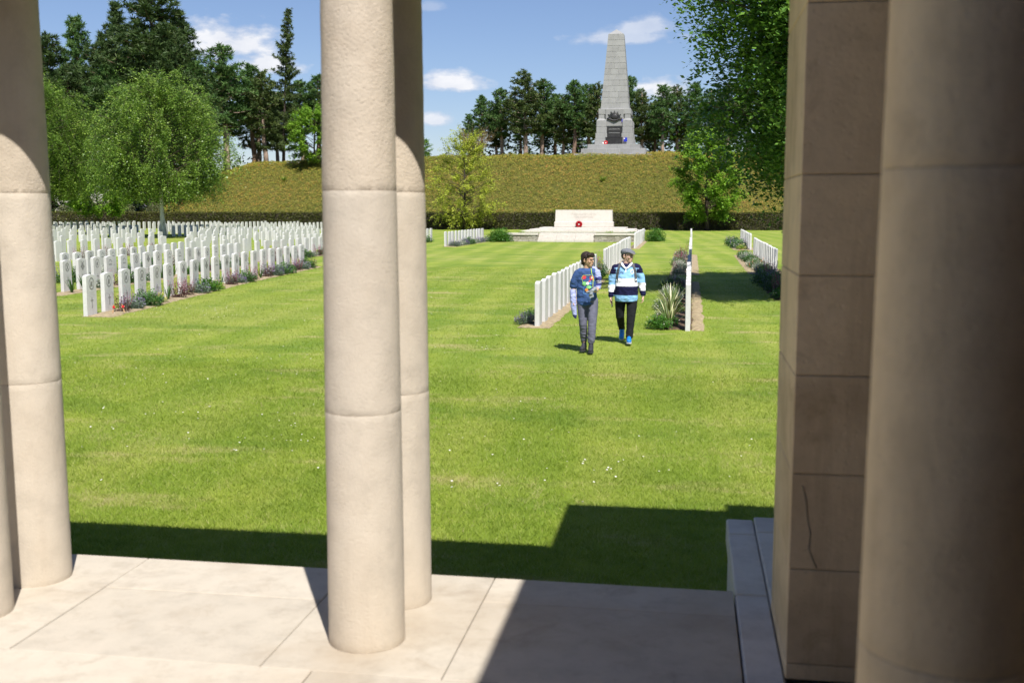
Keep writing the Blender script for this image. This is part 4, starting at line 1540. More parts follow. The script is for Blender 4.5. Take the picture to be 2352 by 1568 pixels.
# beside the boy's row
plant('catmint', -3.2, 21.25, 0.68, 'lavender-like grey clump at the near end of the row beside the boy', 'plants beside the walk')
plant('leafy', -3.2, 22.0, 0.62, 'green clump behind the lavender at the end of the row beside the boy', 'plants beside the walk')
for k in range(5):
    kd = ['red', 'leafy', 'red', 'geranium', 'leafy'][k]
    plant(kd, -3.15, 34.9 + k * 0.62, 1.1, LOOK[kd] + ', %s plant in the gap of the walk row' % nth(k), 'plants in the gap', sz=1.35)
# the yucca bed
plant('yucca', -0.36, 21.2, 0.86, 'big spiky variegated yucca at the near end of the edge-on row', 'yuccas of the middle bed')
plant('yucca', -0.38, 22.5, 1.05, 'cream-striped yucca standing second in the edge-on bed', 'yuccas of the middle bed')
plant('yucca', -0.4, 25.0, 0.95, 'tall yucca in the shade of the birch', 'yuccas of the middle bed')
for k in range(26):
    yy = 20.9 + k * 0.56 + rnd.uniform(-.1, .1)
    kd = rnd.choice(['grey', 'grey', 'gold', 'leafy', 'red', 'iris', 'geranium'])
    plant(kd, -0.42 + rnd.uniform(-.16, .16), yy, rnd.uniform(0.55, 0.8), LOOK[kd] + ', %s plant of the yucca bed' % nth(k), 'plants of the yucca bed')
for k in range(16):
    yy = 38.3 + k * 1.0
    kd = rnd.choice(['grey', 'grey', 'gold', 'leafy', 'red'])
    plant(kd, -0.40 + rnd.uniform(-.12, .12), yy, rnd.uniform(0.75, 1.0), LOOK[kd] + ', %s plant of the sunlit middle bed' % nth(k), 'plants of the middle bed')
for k in range(14):
    yy = 28.4 + k * 0.62
    kd = rnd.choice(['leafy', 'red', 'geranium', 'leafy'])
    plant(kd, 2.5 + rnd.uniform(-.2, .3), yy, rnd.uniform(0.9, 1.15), LOOK[kd] + ', %s plant in the deep shade by the pier' % nth(k), 'plants in the shade')
for k in range(18):
    yy = 39.3 + k * 0.85
    kd = rnd.choice(['orange', 'grey', 'leafy', 'red', 'grey', 'geranium'])
    plant(kd, 2.6 + rnd.uniform(-.15, .15), yy, rnd.uniform(0.8, 1.05), LOOK[kd] + ', %s plant below the hanging boughs' % nth(k), 'plants below the boughs')
for k in range(12):
    yy = 61.8 + k * 1.2
    kd = rnd.choice(['grey', 'leafy', 'gold'])
    plant(kd, 2.8 + rnd.uniform(-.15, .15), yy, rnd.uniform(1.1, 1.4), LOOK[kd] + ', %s plant of the far bed under the maple' % nth(k), 'plants of the far bed')
for k in range(13):
    yy = 64.2 + k * 0.9
    kd = rnd.choice(['grey', 'catmint', 'iris', 'leafy', 'grey'])
    plant(kd, -14.05, yy, rnd.uniform(1.0, 1.3), LOOK[kd] + ', %s plant in the bed beside the round bush' % nth(k), 'plants beside the bush')
plant('bush', -12.9, 73.6, 1.0, 'round bright green bush beside the dry-stone wall', 'round bushes', sz=0.92)
plant('bush', -2.35, 76.2, 0.85, 'round green bush at the end of the far walk row', 'round bushes', sz=0.9)
plant('bush', -3.75, 74.9, 0.7, 'green bush between the wall and the far walk row', 'round bushes')
for k in range(4):
    kd = ['gold', 'red', 'grey', 'leafy'][k]
    plant(kd, -17.6, 66.5 + k * 1.6, 1.3, LOOK[kd] + ', %s plant just past the middle column' % nth(k), 'plants past the column')


def poppy_crosses():
    for (x, y, a, lab) in [(-12.40, 21.78, 14, 'small wooden cross with red poppy, taller of two by the first headstone'), (-12.22, 21.95, -12, 'small wooden cross with red poppy, lower of two by the first headstone')]:
        t = empty('poppy_cross', (x, y, 0.04))
        t.rotation_euler = (R(-10), R(a), R(60))
        tag(t, lab, 'cross', 'poppy crosses')
        MB().box(-0.012, 0.012, -0.004, 0.004, 0, 0.19).build('upright', MAT['wood_cross'], t)
        MB().box(-0.045, 0.045, -0.009, -0.0045, 0.115, 0.14).build('crosspiece', MAT['wood_cross'], t)
        MB().lathe([(0.028, -0.006), (0.03, 0.004)], 12).build('poppy', MAT['poppy_red'], t).matrix_local = Matrix.Translation((0, -0.018, 0.13)) @ Matrix.Rotation(R(90), 4, 'X')


poppy_crosses()

# ------------------------------------------------------------------ trees
def unit(v):
    return v / (np.linalg.norm(v) + 1e-9)


def broadleaf(seed, H, crown_z, rx, rz, n_limbs, n_twigs, per_twig, leaf_size, droop, trunk_r, twig_len, bark, leafmat, egg=0.0, shell=0.55, up=0.25, lean=0.0, jitter=0.10, skew=(0, 0)):
    """trunk with limbs reaching an uneven ellipsoid crown, twigs along the limbs and leaves along the twigs; returns (trunk mesh, crown mesh)"""
    global rng
    keep = rng
    rng = np.random.default_rng(seed)
    m, lm = MB(), MB()
    k = 8
    wob = rng.normal(0, 0.012 * H, (k + 1, 2)).cumsum(0) * 0.35
    wob -= wob[0]
    TP = [np.array([wob[i, 0] + lean * (i / k) ** 1.5, wob[i, 1], H * 0.93 * i / k]) for i in range(k + 1)]
    m.tube([tuple(p) for p in TP], [trunk_r * (1.25 if i == 0 else 1) * (1 - 0.93 * (i / k) ** 0.85) + 0.008 for i in range(k + 1)], 10)
    def on_trunk(z):
        t = np.clip(z / (H * 0.93), 0, 0.999) * k
        i = int(t)
        return TP[i] + (TP[i + 1] - TP[i]) * (t - i)
    anchors, dirs = [], []
    for i in range(n_limbs):
        # golden-angle directions over the crown
        f = (i + 0.5) / n_limbs
        cz = 1 - 2 * f
        az = i * 2.39996 + rng.normal(0, 0.25)
        rr = math.sqrt(max(0, 1 - cz * cz))
        rad = rng.uniform(0.72, 1.06)
        wide = 1 - egg * cz * 0.5
        end = np.array([math.cos(az) * rr * rx * rad * wide + skew[0], math.sin(az) * rr * rx * rad * wide + skew[1], crown_z + cz * rz * rad]) + np.array([lean * 0.6, 0, 0])
        z0 = max(0.12 * H, min(end[2] - 0.35 * math.hypot(end[0], end[1]) - 0.2, H * 0.85))
        z0 = max(z0, crown_z - rz * 0.85)
        s = on_trunk(z0)
        mid = (s + end) / 2 + np.array([0, 0, 0.10 * np.linalg.norm(end - s)]) + rng.normal(0, 0.05 * rx, 3)
        pts = []
        for j in range(6):
            t = j / 5
            pts.append((1 - t) ** 2 * s + 2 * t * (1 - t) * mid + t * t * end)
        L = np.linalg.norm(end - s)
        r0 = min(trunk_r * 0.42, 0.012 + 0.016 * L)
        lm.tube([tuple(p) for p in pts], [r0 * 0.6 * (1 - 0.85 * j / 5) + 0.004 for j in range(6)], 5, False)
        for j in range(n_twigs):
            t = shell + (1.0 - shell) * rng.random() ** 0.8
            a = (1 - t) ** 2 * s + 2 * t * (1 - t) * mid + t * t * end
            out = unit(np.array([a[0], a[1], (a[2] - crown_z) * 0.6]))
            d = unit(out * (1 - droop) + rng.normal(0, 0.5, 3) * (1 - droop * 0.4) + np.array([0, 0, -1.15]) * droop)
            anchors.append(a)
            dirs.append(d)
    A, D = np.array(anchors), np.array(dirs)
    n = len(A)
    tl = twig_len * (0.5 + 0.9 * rng.random(n))
    # a few twigs show
    for q in range(0, n, max(1, n // 500)):
        b = A[q] + D[q] * tl[q] + np.array([0, 0, -droop * 0.25 * tl[q]])
        lm.tube([tuple(A[q]), tuple(b)], [0.010 * max(1, rx / 5), 0.004], 3, False)
    t = rng.random((n, per_twig))
    P = A[:, None, :] + D[:, None, :] * (t * tl[:, None])[:, :, None]
    P[:, :, 2] -= droop * 0.35 * (t ** 2) * tl[:, None]
    P = P.reshape(-1, 3) + rng.normal(0, jitter, (n * per_twig, 3))
    P = P[P[:, 2] > crown_z - rz * (1.02 + 0.16 * np.clip(np.hypot(P[:, 0], P[:, 1]) / rx, 0, 1.2) ** 2) + rng.normal(0, 0.25, len(P))]
    clump = np.repeat(rng.normal(0, 0.16, n), per_twig)[:len(P)]
    tint = 0.48 + clump + rng.normal(0, 0.2, len(P))
    V, F, T = leaf_quads(P, leaf_size * (0.65 + 0.7 * rng.random(len(P))), tint, up=up, aspect=0.62)
    tm = m.mesh('trunk', bark, True)
    cm = mesh_np('crown', V, F, leafmat, T)
    rng = keep
    return tm, cm, lm.mesh('limbs', MAT['bark_limb'], True)


def tree(name, meshes, loc, rz, s, label, group=None, sz=None, cat='tree'):
    t = empty(name, loc, rz)
    t.scale = (s, s, sz or s)
    tag(t, label, cat, group)
    obj('trunk', meshes[0], t)
    obj('crown', meshes[1], t)
    if len(meshes) > 2:
        obj('limbs', meshes[2], t)
    return t


def gz(x, y):
    return float(mound_z(np.array(float(x)), np.array(float(y)))) if y > 118.3 else 0.0


BIRCH = broadleaf(21, 13.2, 8.1, 5.5, 5.0, 125, 16, 62, 0.135, 0.68, 0.20, 2.0, MAT['birch_bark'], MAT['birch_leaf'], egg=0.45, shell=0.42, jitter=0.12, up=0.4)
tree('silver_birch', BIRCH, (-41.2, 80.6, 0), R(20), 1.0, 'broad silver birch with white trunk among the headstones', 'birches')
tree('silver_birch', BIRCH, (-55.6, 86.5, 0), R(150), 1.05, 'silver birch half hidden at the edge beside the shaded column', 'birches')
NB = broadleaf(5, 13.5, 7.7, 4.75, 5.6, 250, 21, 56, 0.122, 0.58, 0.22, 1.1, MAT['bark_dark'], MAT['near_birch_leaf'], egg=0.15, shell=0.45, jitter=0.13, up=0.4)
tree('silver_birch', NB, (4.75, 29.0, 0), R(40), 1.0, 'tall birch with hanging leafy boughs beside the dark pier', 'birches')
MAP = broadleaf(8, 10.2, 5.7, 3.3, 4.5, 70, 14, 34, 0.23, 0.25, 0.19, 1.1, MAT['bark_dark'], MAT['maple_leaf'], egg=0.3, shell=0.5, jitter=0.14, up=0.5)
tree('maple_tree', MAP, (1.75, 113.3, 0), 0.4, 1.0, 'bright green maple with dark trunk before the hedge', 'young broadleaf trees')
LIME = broadleaf(9, 6.3, 3.9, 3.5, 2.2, 50, 14, 30, 0.22, 0.2, 0.13, 0.9, MAT['bark_dark'], MAT['maple_leaf'], egg=0.2, shell=0.5, up=0.5)
tree('maple_tree', LIME, (-63.0, 108.5, 0), 1.1, 1.0, 'low spreading green maple with thin dark trunk behind the headstones', 'young broadleaf trees')
YEL = broadleaf(12, 11.5, 5.0, 3.2, 4.9, 70, 12, 26, 0.16, 0.12, 0.15, 1.3, MAT['bark_dark'], MAT['yellow_leaf'], egg=0.75, shell=0.5, up=0.4)
tree('young_beech', YEL, (-24.0, 114.6, 0), 0.2, 1.0, 'airy yellow-green young tree beside the middle column', 'young broadleaf trees')
BRI = broadleaf(14, 8.4, 4.4, 3.7, 3.6, 50, 14, 30, 0.24, 0.2, 0.16, 1.0, MAT['bark_dark'], MAT['maple_leaf'], egg=0.2, shell=0.5, up=0.5)
tree('maple_tree', BRI, (-46.6, 131.5, gz(-46.6, 131.5) - 0.2), 0.9, 0.95, 'bright lime green tree on the bank beside the middle column', 'young broadleaf trees')
tree('maple_tree', BRI, (-35.5, 141, gz(-35.5, 141) - 0.3), 2.1, 0.42, 'tiny bright green tree peeping past the middle column', 'young broadleaf trees')


def pine_mesh(seed, H, start, rad, top_round, bark, needles, whorl=0.62, tri=16, tuft=0.50, dead=6, density=1.0):
    """a pine: bare lower trunk, tiers of boughs ending in upturned needle tufts"""
    g = np.random.default_rng(seed)
    m = MB()
    k = 7
    wob = g.normal(0, 0.10, (k + 1, 2)).cumsum(0)
    wob -= wob[0]
    TP = [np.array([wob[i, 0], wob[i, 1], H * 0.98 * i / k]) for i in range(k + 1)]
    m.tube([tuple(p) for p in TP], [(0.22 + 0.006 * H) * (1 - 0.9 * (i / k)) + 0.02 for i in range(k + 1)], 8)
    def on(z):
        t = np.clip(z / (H * 0.98), 0, 0.999) * k
        i = int(t)
        return TP[i] + (TP[i + 1] - TP[i]) * (t - i)
    cent, upd = [], []
    z = start
    while z < H * 0.985:
        f = (z - start) / (H - start)
        prof = (1 - f) ** (0.62 if top_round else 0.85) * (0.55 + 0.45 * min(1, f / 0.22))
        nb = int(g.integers(4, 7))
        a0 = g.random() * 6.28
        for b in range(nb):
            az = a0 + b * 2 * math.pi / nb + g.normal(0, 0.25)
            L = max(0.35, rad * prof * g.uniform(0.6, 1.15))
            rise = g.uniform(-0.05, 0.45) + 0.5 * f
            s = on(z + g.uniform(-.2, .2))
            e = s + np.array([math.cos(az) * L, math.sin(az) * L, L * rise])
            md = (s + e) / 2 + np.array([0, 0, -0.06 * L])
            m.tube([tuple(s), tuple(md), tuple(e)], [0.02 + 0.018 * L, 0.015 + 0.010 * L, 0.008], 4, False)
            nt = max(4, int(L * 6.5 * density))
            for j in range(nt):
                t = 0.30 + 0.75 * (j + g.random()) / nt
                side = g.normal(0, 0.15 * L * (1.15 - abs(t - 0.6)), 3)
                side[2] *= 0.45
                cent.append(s + (e - s) * t + side)
                upd.append(np.array([math.cos(az) * 0.45, math.sin(az) * 0.45, 0.8]))
        z += whorl * g.uniform(0.75, 1.25)
    for i in range(dead):
        zz = start * g.uniform(0.45, 1.0)
        az = g.random() * 6.28
        L = g.uniform(0.5, 1.4)
        s = on(zz)
        m.tube([tuple(s), tuple(s + np.array([math.cos(az) * L, math.sin(az) * L, g.uniform(-.3, .1)]))], [0.035, 0.01], 4, False)
    cent, upd = np.array(cent), np.array(upd)
    n = len(cent)
    d = g.normal(size=(n, tri, 3))
    d /= np.linalg.norm(d, axis=2, keepdims=True)
    d = d * 0.85 + upd[:, None, :] * 0.55
    d /= np.linalg.norm(d, axis=2, keepdims=True)
    s = g.normal(size=(n, tri, 3))
    s -= d * np.sum(s * d, 2, keepdims=True)
    s /= np.linalg.norm(s, axis=2, keepdims=True)
    ln = tuft * (0.6 + 0.6 * g.random((n, tri, 1)))
    w = 0.12
    c = cent[:, None, :] + d * 0.05
    V = np.stack([c - s * w * 0.5, c + s * w * 0.5, c + d * ln], 2).reshape(-1, 3)
    base = np.repeat(0.45 + g.normal(0, 0.15, n), tri)
    tint = np.clip(base[:, None] + np.array([-0.12, -0.12, 0.22]) + g.normal(0, 0.08, (n * tri, 1)), 0, 1).ravel()
    return m.mesh('trunk', bark, True), mesh_np('crown', V, np.arange(len(V)).reshape(-1, 3), needles, tint)


P_TALL = [pine_mesh(31, 24, 5.5, 5.0, True, MAT['bark_pine'], MAT['needles_dark']), pine_mesh(32, 24, 6.5, 4.4, True, MAT['bark_pine'], MAT['needles_mid']),
          pine_mesh(33, 24, 4.5, 5.4, False, MAT['bark_pine'], MAT['needles_dark'])]
P_SLIM = [pine_mesh(41, 14, 5.6, 2.9, True, MAT['bark_pine_pale'], MAT['needles_mid'], 0.55, 14, 0.42), pine_mesh(42, 14, 6.4, 2.6, True, MAT['bark_pine'], MAT['needles_mid'], 0.55, 14, 0.42),
          pine_mesh(43, 14, 5.0, 3.1, True, MAT['bark_pine_pale'], MAT['needles_olive'], 0.55, 14, 0.42)]
# (x, y, top height, mesh, spread)
BIG = [(-84.5, 132, 23.5, 1, 1.0), (-80.8, 128, 24.2, 0, .85), (-77.2, 130, 26.6, 1, .62), (-73.6, 133, 28.6, 2, .72), (-70.2, 137, 25.0, 1, .8), (-66.0, 126.5, 29.5, 0, 1.05), (-63.0, 129, 26.6, 2, .9), (-59.2, 125, 20.0, 1, .85),
       (-75.5, 124.5, 20.0, 0, .9), (-69.8, 123.5, 19.5, 1, .95), (-80.5, 122, 17.0, 2, .8), (-64.0, 122.5, 15.0, 1, .8), (-86.5, 127, 22.0, 0, .9), (-61.0, 124, 23.0, 0, .8), (-72.0, 128.5, 24.0, 0, .85), (-67.5, 134, 25.5, 1, .9)]
for k, (x, y, top, mi, sp) in enumerate(BIG):
    z0 = gz(x, y) - 0.2
    s = (top - z0) / 24
    t = tree('pine_tree', P_TALL[mi], (x, y, z0), rnd.random() * 6.3, s * sp * 1.38, 'tall dark pine behind the birch, %s counted towards the middle column' % nth(sorted(range(len(BIG)), key=lambda i: BIG[i][0] / BIG[i][1]).index(k)), 'tall pines behind the birch', sz=s)
MIDL = [(-60.3, 136, 23.6, 0, 1.0), (-58.6, 141, 21.6, 1, 1.0), (-56.4, 140, 20.4, 2, 1.0), (-63.5, 143, 21.5, 1, 1.1), (-55.2, 151, 20.6, 0, 1.1), (-53.2, 152, 21.4, 1, 1.05), (-50.5, 150, 19.8, 2, 1.0), (-61.8, 150, 20.0, 2, 1.1), (-57.5, 147, 18.6, 0, 1.0), (-48.6, 148, 19.5, 1, 1.0)]
for k, (x, y, top, mi, sp) in enumerate(MIDL):
    z0 = gz(x, y) - 0.2
    s = (top - z0) / 14
    tree('pine_tree', P_SLIM[mi], (x, y, z0), rnd.random() * 6.3, s * sp * 1.22, 'bare-stemmed pine on the bank between birch and middle column, %s of the stand' % nth(sorted(range(len(MIDL)), key=lambda i: MIDL[i][0] / MIDL[i][1]).index(k)), 'pines between birch and column', sz=s)
FARP = [(-33.4, 164, 16.6, 0, .8), (-31.6, 165, 19.4, 1, .9), (-29.8, 168, 18.4, 2, .95), (-28.3, 164, 20.4, 0, .95), (-26.2, 168, 19.0, 1, 1.0), (-24.3, 160, 22.2, 2, 1.05), (-22.2, 163, 21.4, 0, 1.05), (-20.6, 167, 19.6, 1, 1.0), (-19.0, 162, 18.6, 2, 1.0), (-17.0, 160, 20.9, 1, 1.0),
        (-15.4, 165, 20.9, 0, 1.0), (-13.6, 160, 20.2, 2, .95), (-11.6, 168, 19.5, 1, 1.0), (-9.0, 165, 21.9, 0, .85), (-7.1, 163, 19.4, 2, .95), (-5.6, 168, 18.4, 1, 1.0), (-4.0, 160, 20.0, 0, .95), (-2.1, 165, 20.2, 2, 1.0), (0.4, 160, 20.2, 1, 1.0), (2.6, 164, 19.6, 0, 1.0), (5.2, 160, 20.2, 2, 1.05), (8.0, 163, 20.6, 1, 1.05), (11.0, 160, 20.0, 0, 1.0),
        (-23.0, 172, 17.0, 1, 1.2), (-18.0, 174, 17.2, 0, 1.2), (-12.5, 174, 17.0, 2, 1.2), (-6.0, 175, 16.6, 1, 1.2), (-1.0, 174, 17.0, 0, 1.2), (4.0, 174, 17.0, 2, 1.2)]
order = sorted(range(len(FARP)), key=lambda i: FARP[i][0] / FARP[i][1])
for k, (x, y, top, mi, sp) in enumerate(FARP):
    z0 = gz(x, y) - 0.3
    s = (top - z0) / 14
    tree('pine_tree', P_SLIM[mi], (x, y, z0), rnd.random() * 6.3, s * sp * 1.22, 'pine on the bank behind the obelisk, %s from the yellow-green tree' % nth(order.index(k)), 'pines behind the obelisk', sz=s)


def spruce():
    """tall thin ragged spruce, wind-bent at the top"""
    g = np.random.default_rng(77)
    H = 21.0
    m = MB()
    axis = lambda z: np.array([0.05 * z + 0.9 * max(0, z / H - 0.55) ** 1.6, 0, z])
    m.tube([tuple(axis(H * i / 10)) for i in range(11)], [0.24 * (1 - i / 10.5) + 0.01 for i in range(11)], 8)
    cent, ax = [], []
    z = 2.5
    while z < H:
        f = z / H
        L0 = 2.9 * (1 - f) ** 0.7 * (0.35 + 0.65 * abs(math.sin(z * 1.9)) ** 1.5) + 0.25
        if f > 0.42 and f < 0.56:
            L0 *= 0.75
        for b in range(4):
            az = g.random() * 6.28
            L = L0 * g.uniform(0.55, 1.25) * (1.25 if math.cos(az) < -0.2 and f < 0.8 else 1.0)
            s = axis(z)
            e = s + np.array([math.cos(az) * L, math.sin(az) * L, L * (0.10 + 0.25 * f)])
            md = (s + e) / 2 + np.array([0, 0, -0.16 * L])
            m.tube([tuple(s), tuple(md), tuple(e)], [0.05, 0.03, 0.008], 4, False)
            nt = max(3, int(L * 9))
            for j in range(nt):
                t = 0.15 + 0.9 * (j + g.random()) / nt
                p = (1 - t) ** 2 * s + 2 * t * (1 - t) * md + t * t * e
                cent.append(p + g.normal(0, 0.09, 3))
                ax.append(np.array([math.cos(az) * 0.6, math.sin(az) * 0.6, -0.45]))
        z += 0.36
    cent, ax = np.array(cent), np.array(ax)
    n, tri = len(cent), 14
    d = g.normal(size=(n, tri, 3)) * 0.75 + ax[:, None, :]
    d /= np.linalg.norm(d, axis=2, keepdims=True)
    s = g.normal(size=(n, tri, 3))
    s -= d * np.sum(s * d, 2, keepdims=True)
    s /= np.linalg.norm(s, axis=2, keepdims=True)
    c = cent[:, None, :]
    V = np.stack([c - s * 0.04, c + s * 0.04, c + d * 0.42 * (0.6 + 0.6 * g.random((n, tri, 1)))], 2).reshape(-1, 3)
    tint = np.repeat(np.clip(0.42 + g.normal(0, 0.2, n * tri), 0, 1), 3)
    return m.mesh('trunk', MAT['bark_dark'], True), mesh_np('crown', V, np.arange(len(V)).reshape(-1, 3), MAT['needles_olive'], tint)


SPR = spruce()
tree('spruce_tree', SPR, (-54.6, 141.5, 7.9), 0, 0.985, 'tall ragged spruce with bent tip standing above the other trees')


def bare_shrub():
    m = MB()
    g = np.random.default_rng(3)
    for i in range(150):
        a = g.random() * 6.28
        L = g.uniform(2.0, 4.6)
        s = np.array([g.normal(0, .3), g.normal(0, .3), 0])
        d = unit(np.array([math.cos(a) * 0.75, math.sin(a) * 0.75, 1.0 + g.random()]))
        e = s + d * L
        e[2] -= 0.4
        m.tube([tuple(s), tuple(s + d * L * 0.55), tuple(e)], [0.035, 0.02, 0.006], 4, False)
        for j in range(5):
            t = g.uniform(0.4, 1)
            p = s + d * L * t
            q = p + unit(d + g.normal(0, .6, 3)) * g.uniform(0.4, 1.0)
            m.tube([tuple(p), tuple(q)], [0.014, 0.005], 3, False)
    o = m.build('bare_shrub', MAT['twig_brown'], None, True, (-27.4, 137.5, gz(-27.4, 137.5) - 0.1))
    tag(o, 'brown leafless shrub behind the yellow-green tree', 'shrub')


bare_shrub()


def shrubs():
    specs = [(-72.5, 119.3, 1.0, 'variegated_leaf', 'pale variegated shrub over the hedge, nearest the edge column'), (-68.9, 119.4, 1.1, 'variegated_leaf', 'pale variegated shrub over the hedge behind the low maple'), (-65.8, 119.0, 0.9, 'variegated_leaf', 'pale variegated shrub over the hedge near the birch trunk'),
             (-62.5, 120.0, 0.75, 'variegated_leaf', 'small pale shrub at the foot of the bank by the birch')]
    n = 4200
    u = rng.normal(size=(n, 3))
    u /= np.linalg.norm(u, axis=1, keepdims=True)
    u[:, 2] = np.abs(u[:, 2])
    r = rng.random(n) ** 0.35
    P = u * (r * (1 + 0.2 * np.sin(u[:, 0] * 6) * np.cos(u[:, 1] * 5)))[:, None] * np.array([2.1, 1.5, 3.1])
    V, F, T = leaf_quads(P, 0.17, np.clip(0.3 + 0.4 * r * u[:, 2] + rng.normal(0, .25, n), 0, 1), up=0.35)
    me = mesh_np('foliage', V, F, MAT['variegated_leaf'], T)
    st = MB()
    for k in range(6):
        a = k * 1.05
        st.tube([(0, 0, 0), (math.cos(a) * .5, math.sin(a) * .5, 1.0), (math.cos(a) * 1.0, math.sin(a) * .9, 1.9)], [0.06, 0.04, 0.015], 5, False)
    sm = st.mesh('stems', MAT['bark_dark'])
    for (x, y, s, mt, labl) in specs:
        t = empty('variegated_shrub', (x, y, gz(x, y)), rnd.random() * 6)
        t.scale = (s, s, s)
        tag(t, labl, 'shrub', 'variegated shrubs behind the hedge')
        obj('foliage', me, t)
        obj('stems', sm, t)
    # dark undergrowth below the pines
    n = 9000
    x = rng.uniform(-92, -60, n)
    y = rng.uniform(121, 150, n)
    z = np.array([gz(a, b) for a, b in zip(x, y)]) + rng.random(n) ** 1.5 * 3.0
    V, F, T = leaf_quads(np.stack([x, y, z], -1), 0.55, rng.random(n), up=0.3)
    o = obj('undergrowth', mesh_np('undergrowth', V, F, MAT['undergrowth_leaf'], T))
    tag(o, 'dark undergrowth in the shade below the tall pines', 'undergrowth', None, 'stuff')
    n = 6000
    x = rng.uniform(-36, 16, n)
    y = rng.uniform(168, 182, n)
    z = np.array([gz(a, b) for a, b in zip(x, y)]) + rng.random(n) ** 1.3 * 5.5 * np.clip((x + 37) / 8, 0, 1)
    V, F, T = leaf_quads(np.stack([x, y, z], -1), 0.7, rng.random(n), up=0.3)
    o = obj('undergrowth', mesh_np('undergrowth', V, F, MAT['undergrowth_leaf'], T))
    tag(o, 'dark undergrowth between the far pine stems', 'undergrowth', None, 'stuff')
    # a grey farm building glimpsed between the stems
    b = empty('farm_building', (-76.2, 150, 0), 0.2)
    tag(b, 'small grey building glimpsed between pine stems beside the birch trunk', 'building')
    MB().box(-5, 5, -3, 3, 0, 5.2).build('wall', MAT['render_grey'], b)
    rf_ = MB()
    rf_.add([(-5.3, -3.3, 5.15), (5.3, -3.3, 5.15), (5.3, 3.3, 5.15), (-5.3, 3.3, 5.15), (-5.3, 0, 7.4), (5.3, 0, 7.4)], [(0, 1, 5, 4), (2, 3, 4, 5), (0, 4, 3), (1, 2, 5), (3, 2, 1, 0)])
    rf_.build('roof', MAT['tile_red'], b)
    MB().box(-1, 1, -3.06, -3.002, 0, 2.2).build('door', MAT['bark_dark'], b)


shrubs()

# ------------------------------------------------------------------ people
plain('skin_boy', (0.56, 0.34, 0.225), 0.55, 0.08, 20, 0.35)
plain('skin_man', (0.66, 0.41, 0.31), 0.55, 0.08, 20, 0.35)
plain('hair_dark', (0.028, 0.016, 0.011), 0.5, 0.5, 60, 0.4, bump=0.6, bscale=120)
plain('denim_tee', (0.050, 0.095, 0.235), 0.85, 0.15, 14, 0.1, bump=0.25, bscale=30)
plain('sweatpants', (0.135, 0.135, 0.185), 0.9, 0.18, 12, 0.1, bump=0.3, bscale=30)
plain('lavender_knit', (0.37, 0.40, 0.66), 0.85, 0.12, 12, 0.1, bump=0.3, bscale=40)
plain('navy_knit', (0.055, 0.060, 0.20), 0.85, 0.12, 12, 0.1)
plain('jersey_navy', (0.014, 0.014, 0.050), 0.85, 0.2, 12, 0.1)
plain('jersey_blue', (0.27, 0.50, 0.80), 0.85, 0.08, 12, 0.1)
plain('jersey_white', (0.80, 0.80, 0.83), 0.85, 0.05, 12, 0.1)
plain('black_jeans', (0.016, 0.017, 0.019), 0.85, 0.3, 16, 0.15, bump=0.3, bscale=30)
plain('shoe_blue', (0.012, 0.19, 0.62), 0.5, 0.2, 30, 0.4)
plain('shoe_dark', (0.035, 0.035, 0.042), 0.7, 0.3, 30, 0.3)
plain('shoe_sole', (0.45, 0.46, 0.48), 0.7, 0.1)
plain('shoe_sole_dark', (0.05, 0.05, 0.055), 0.7, 0.1)
plain('lace_tan', (0.42, 0.36, 0.25), 0.8, 0.1)
plain('lace_white', (0.75, 0.76, 0.78), 0.8, 0.1)
plain('cap_grey', (0.16, 0.165, 0.185), 0.9, 0.2, 60, 0.1, bump=0.4, bscale=160)
plain('glasses_black', (0.012, 0.012, 0.013), 0.3, 0.1, spec=0.5)
plain('strap_grey', (0.10, 0.105, 0.115), 0.8, 0.2)
plain('phone_black', (0.012, 0.012, 0.014), 0.25, 0.1, spec=0.6)
plain('cloth_grey', (0.30, 0.325, 0.36), 0.85, 0.15, 20, bump=0.4, bscale=40)
plain('lime_cord', (0.50, 0.72, 0.05), 0.7, 0.1)
plain('print_red', (0.62, 0.055, 0.075), 0.8, 0.2, 60)
plain('print_green', (0.22, 0.55, 0.20), 0.8, 0.2, 60)
plain('print_white', (0.72, 0.74, 0.76), 0.8, 0.1, 60)
plain('print_orange', (0.78, 0.30, 0.06), 0.8, 0.2, 60)
plain('print_lime', (0.50, 0.62, 0.10), 0.8, 0.1, 60)
plain('print_sky', (0.12, 0.33, 0.62), 0.8, 0.1, 60)
plain('eye_white', (0.7, 0.7, 0.68), 0.3, 0.05)
plain('lip', (0.42, 0.17, 0.14), 0.5, 0.1)


bench = bpy.data.scenes.new('bench')      # a bare scene in which the surfaces are worked out


def fuse(m, voxel, iters, name, mats, factor=0.5):
    """one continuous surface from overlapping closed pieces"""
    me = m.mesh(name)
    o = bpy.data.objects.new(name, me)
    bench.collection.objects.link(o)
    r = o.modifiers.new('r', 'REMESH')
    r.mode = 'VOXEL'
    r.voxel_size = voxel
    s = o.modifiers.new('s', 'SMOOTH')
    s.factor = factor
    s.iterations = iters
    bench.view_layers[0].update()
    dg = bench.view_layers[0].depsgraph
    out = bpy.data.meshes.new_from_object(o.evaluated_get(dg))
    out.name = name
    bpy.data.objects.remove(o)
    bpy.data.meshes.remove(me)
    out.materials.clear()
    for mt in (mats if isinstance(mats, (list, tuple)) else [mats]):
        out.materials.append(mt)
    out.polygons.foreach_set('use_smooth', [True] * len(out.polygons))
    return out


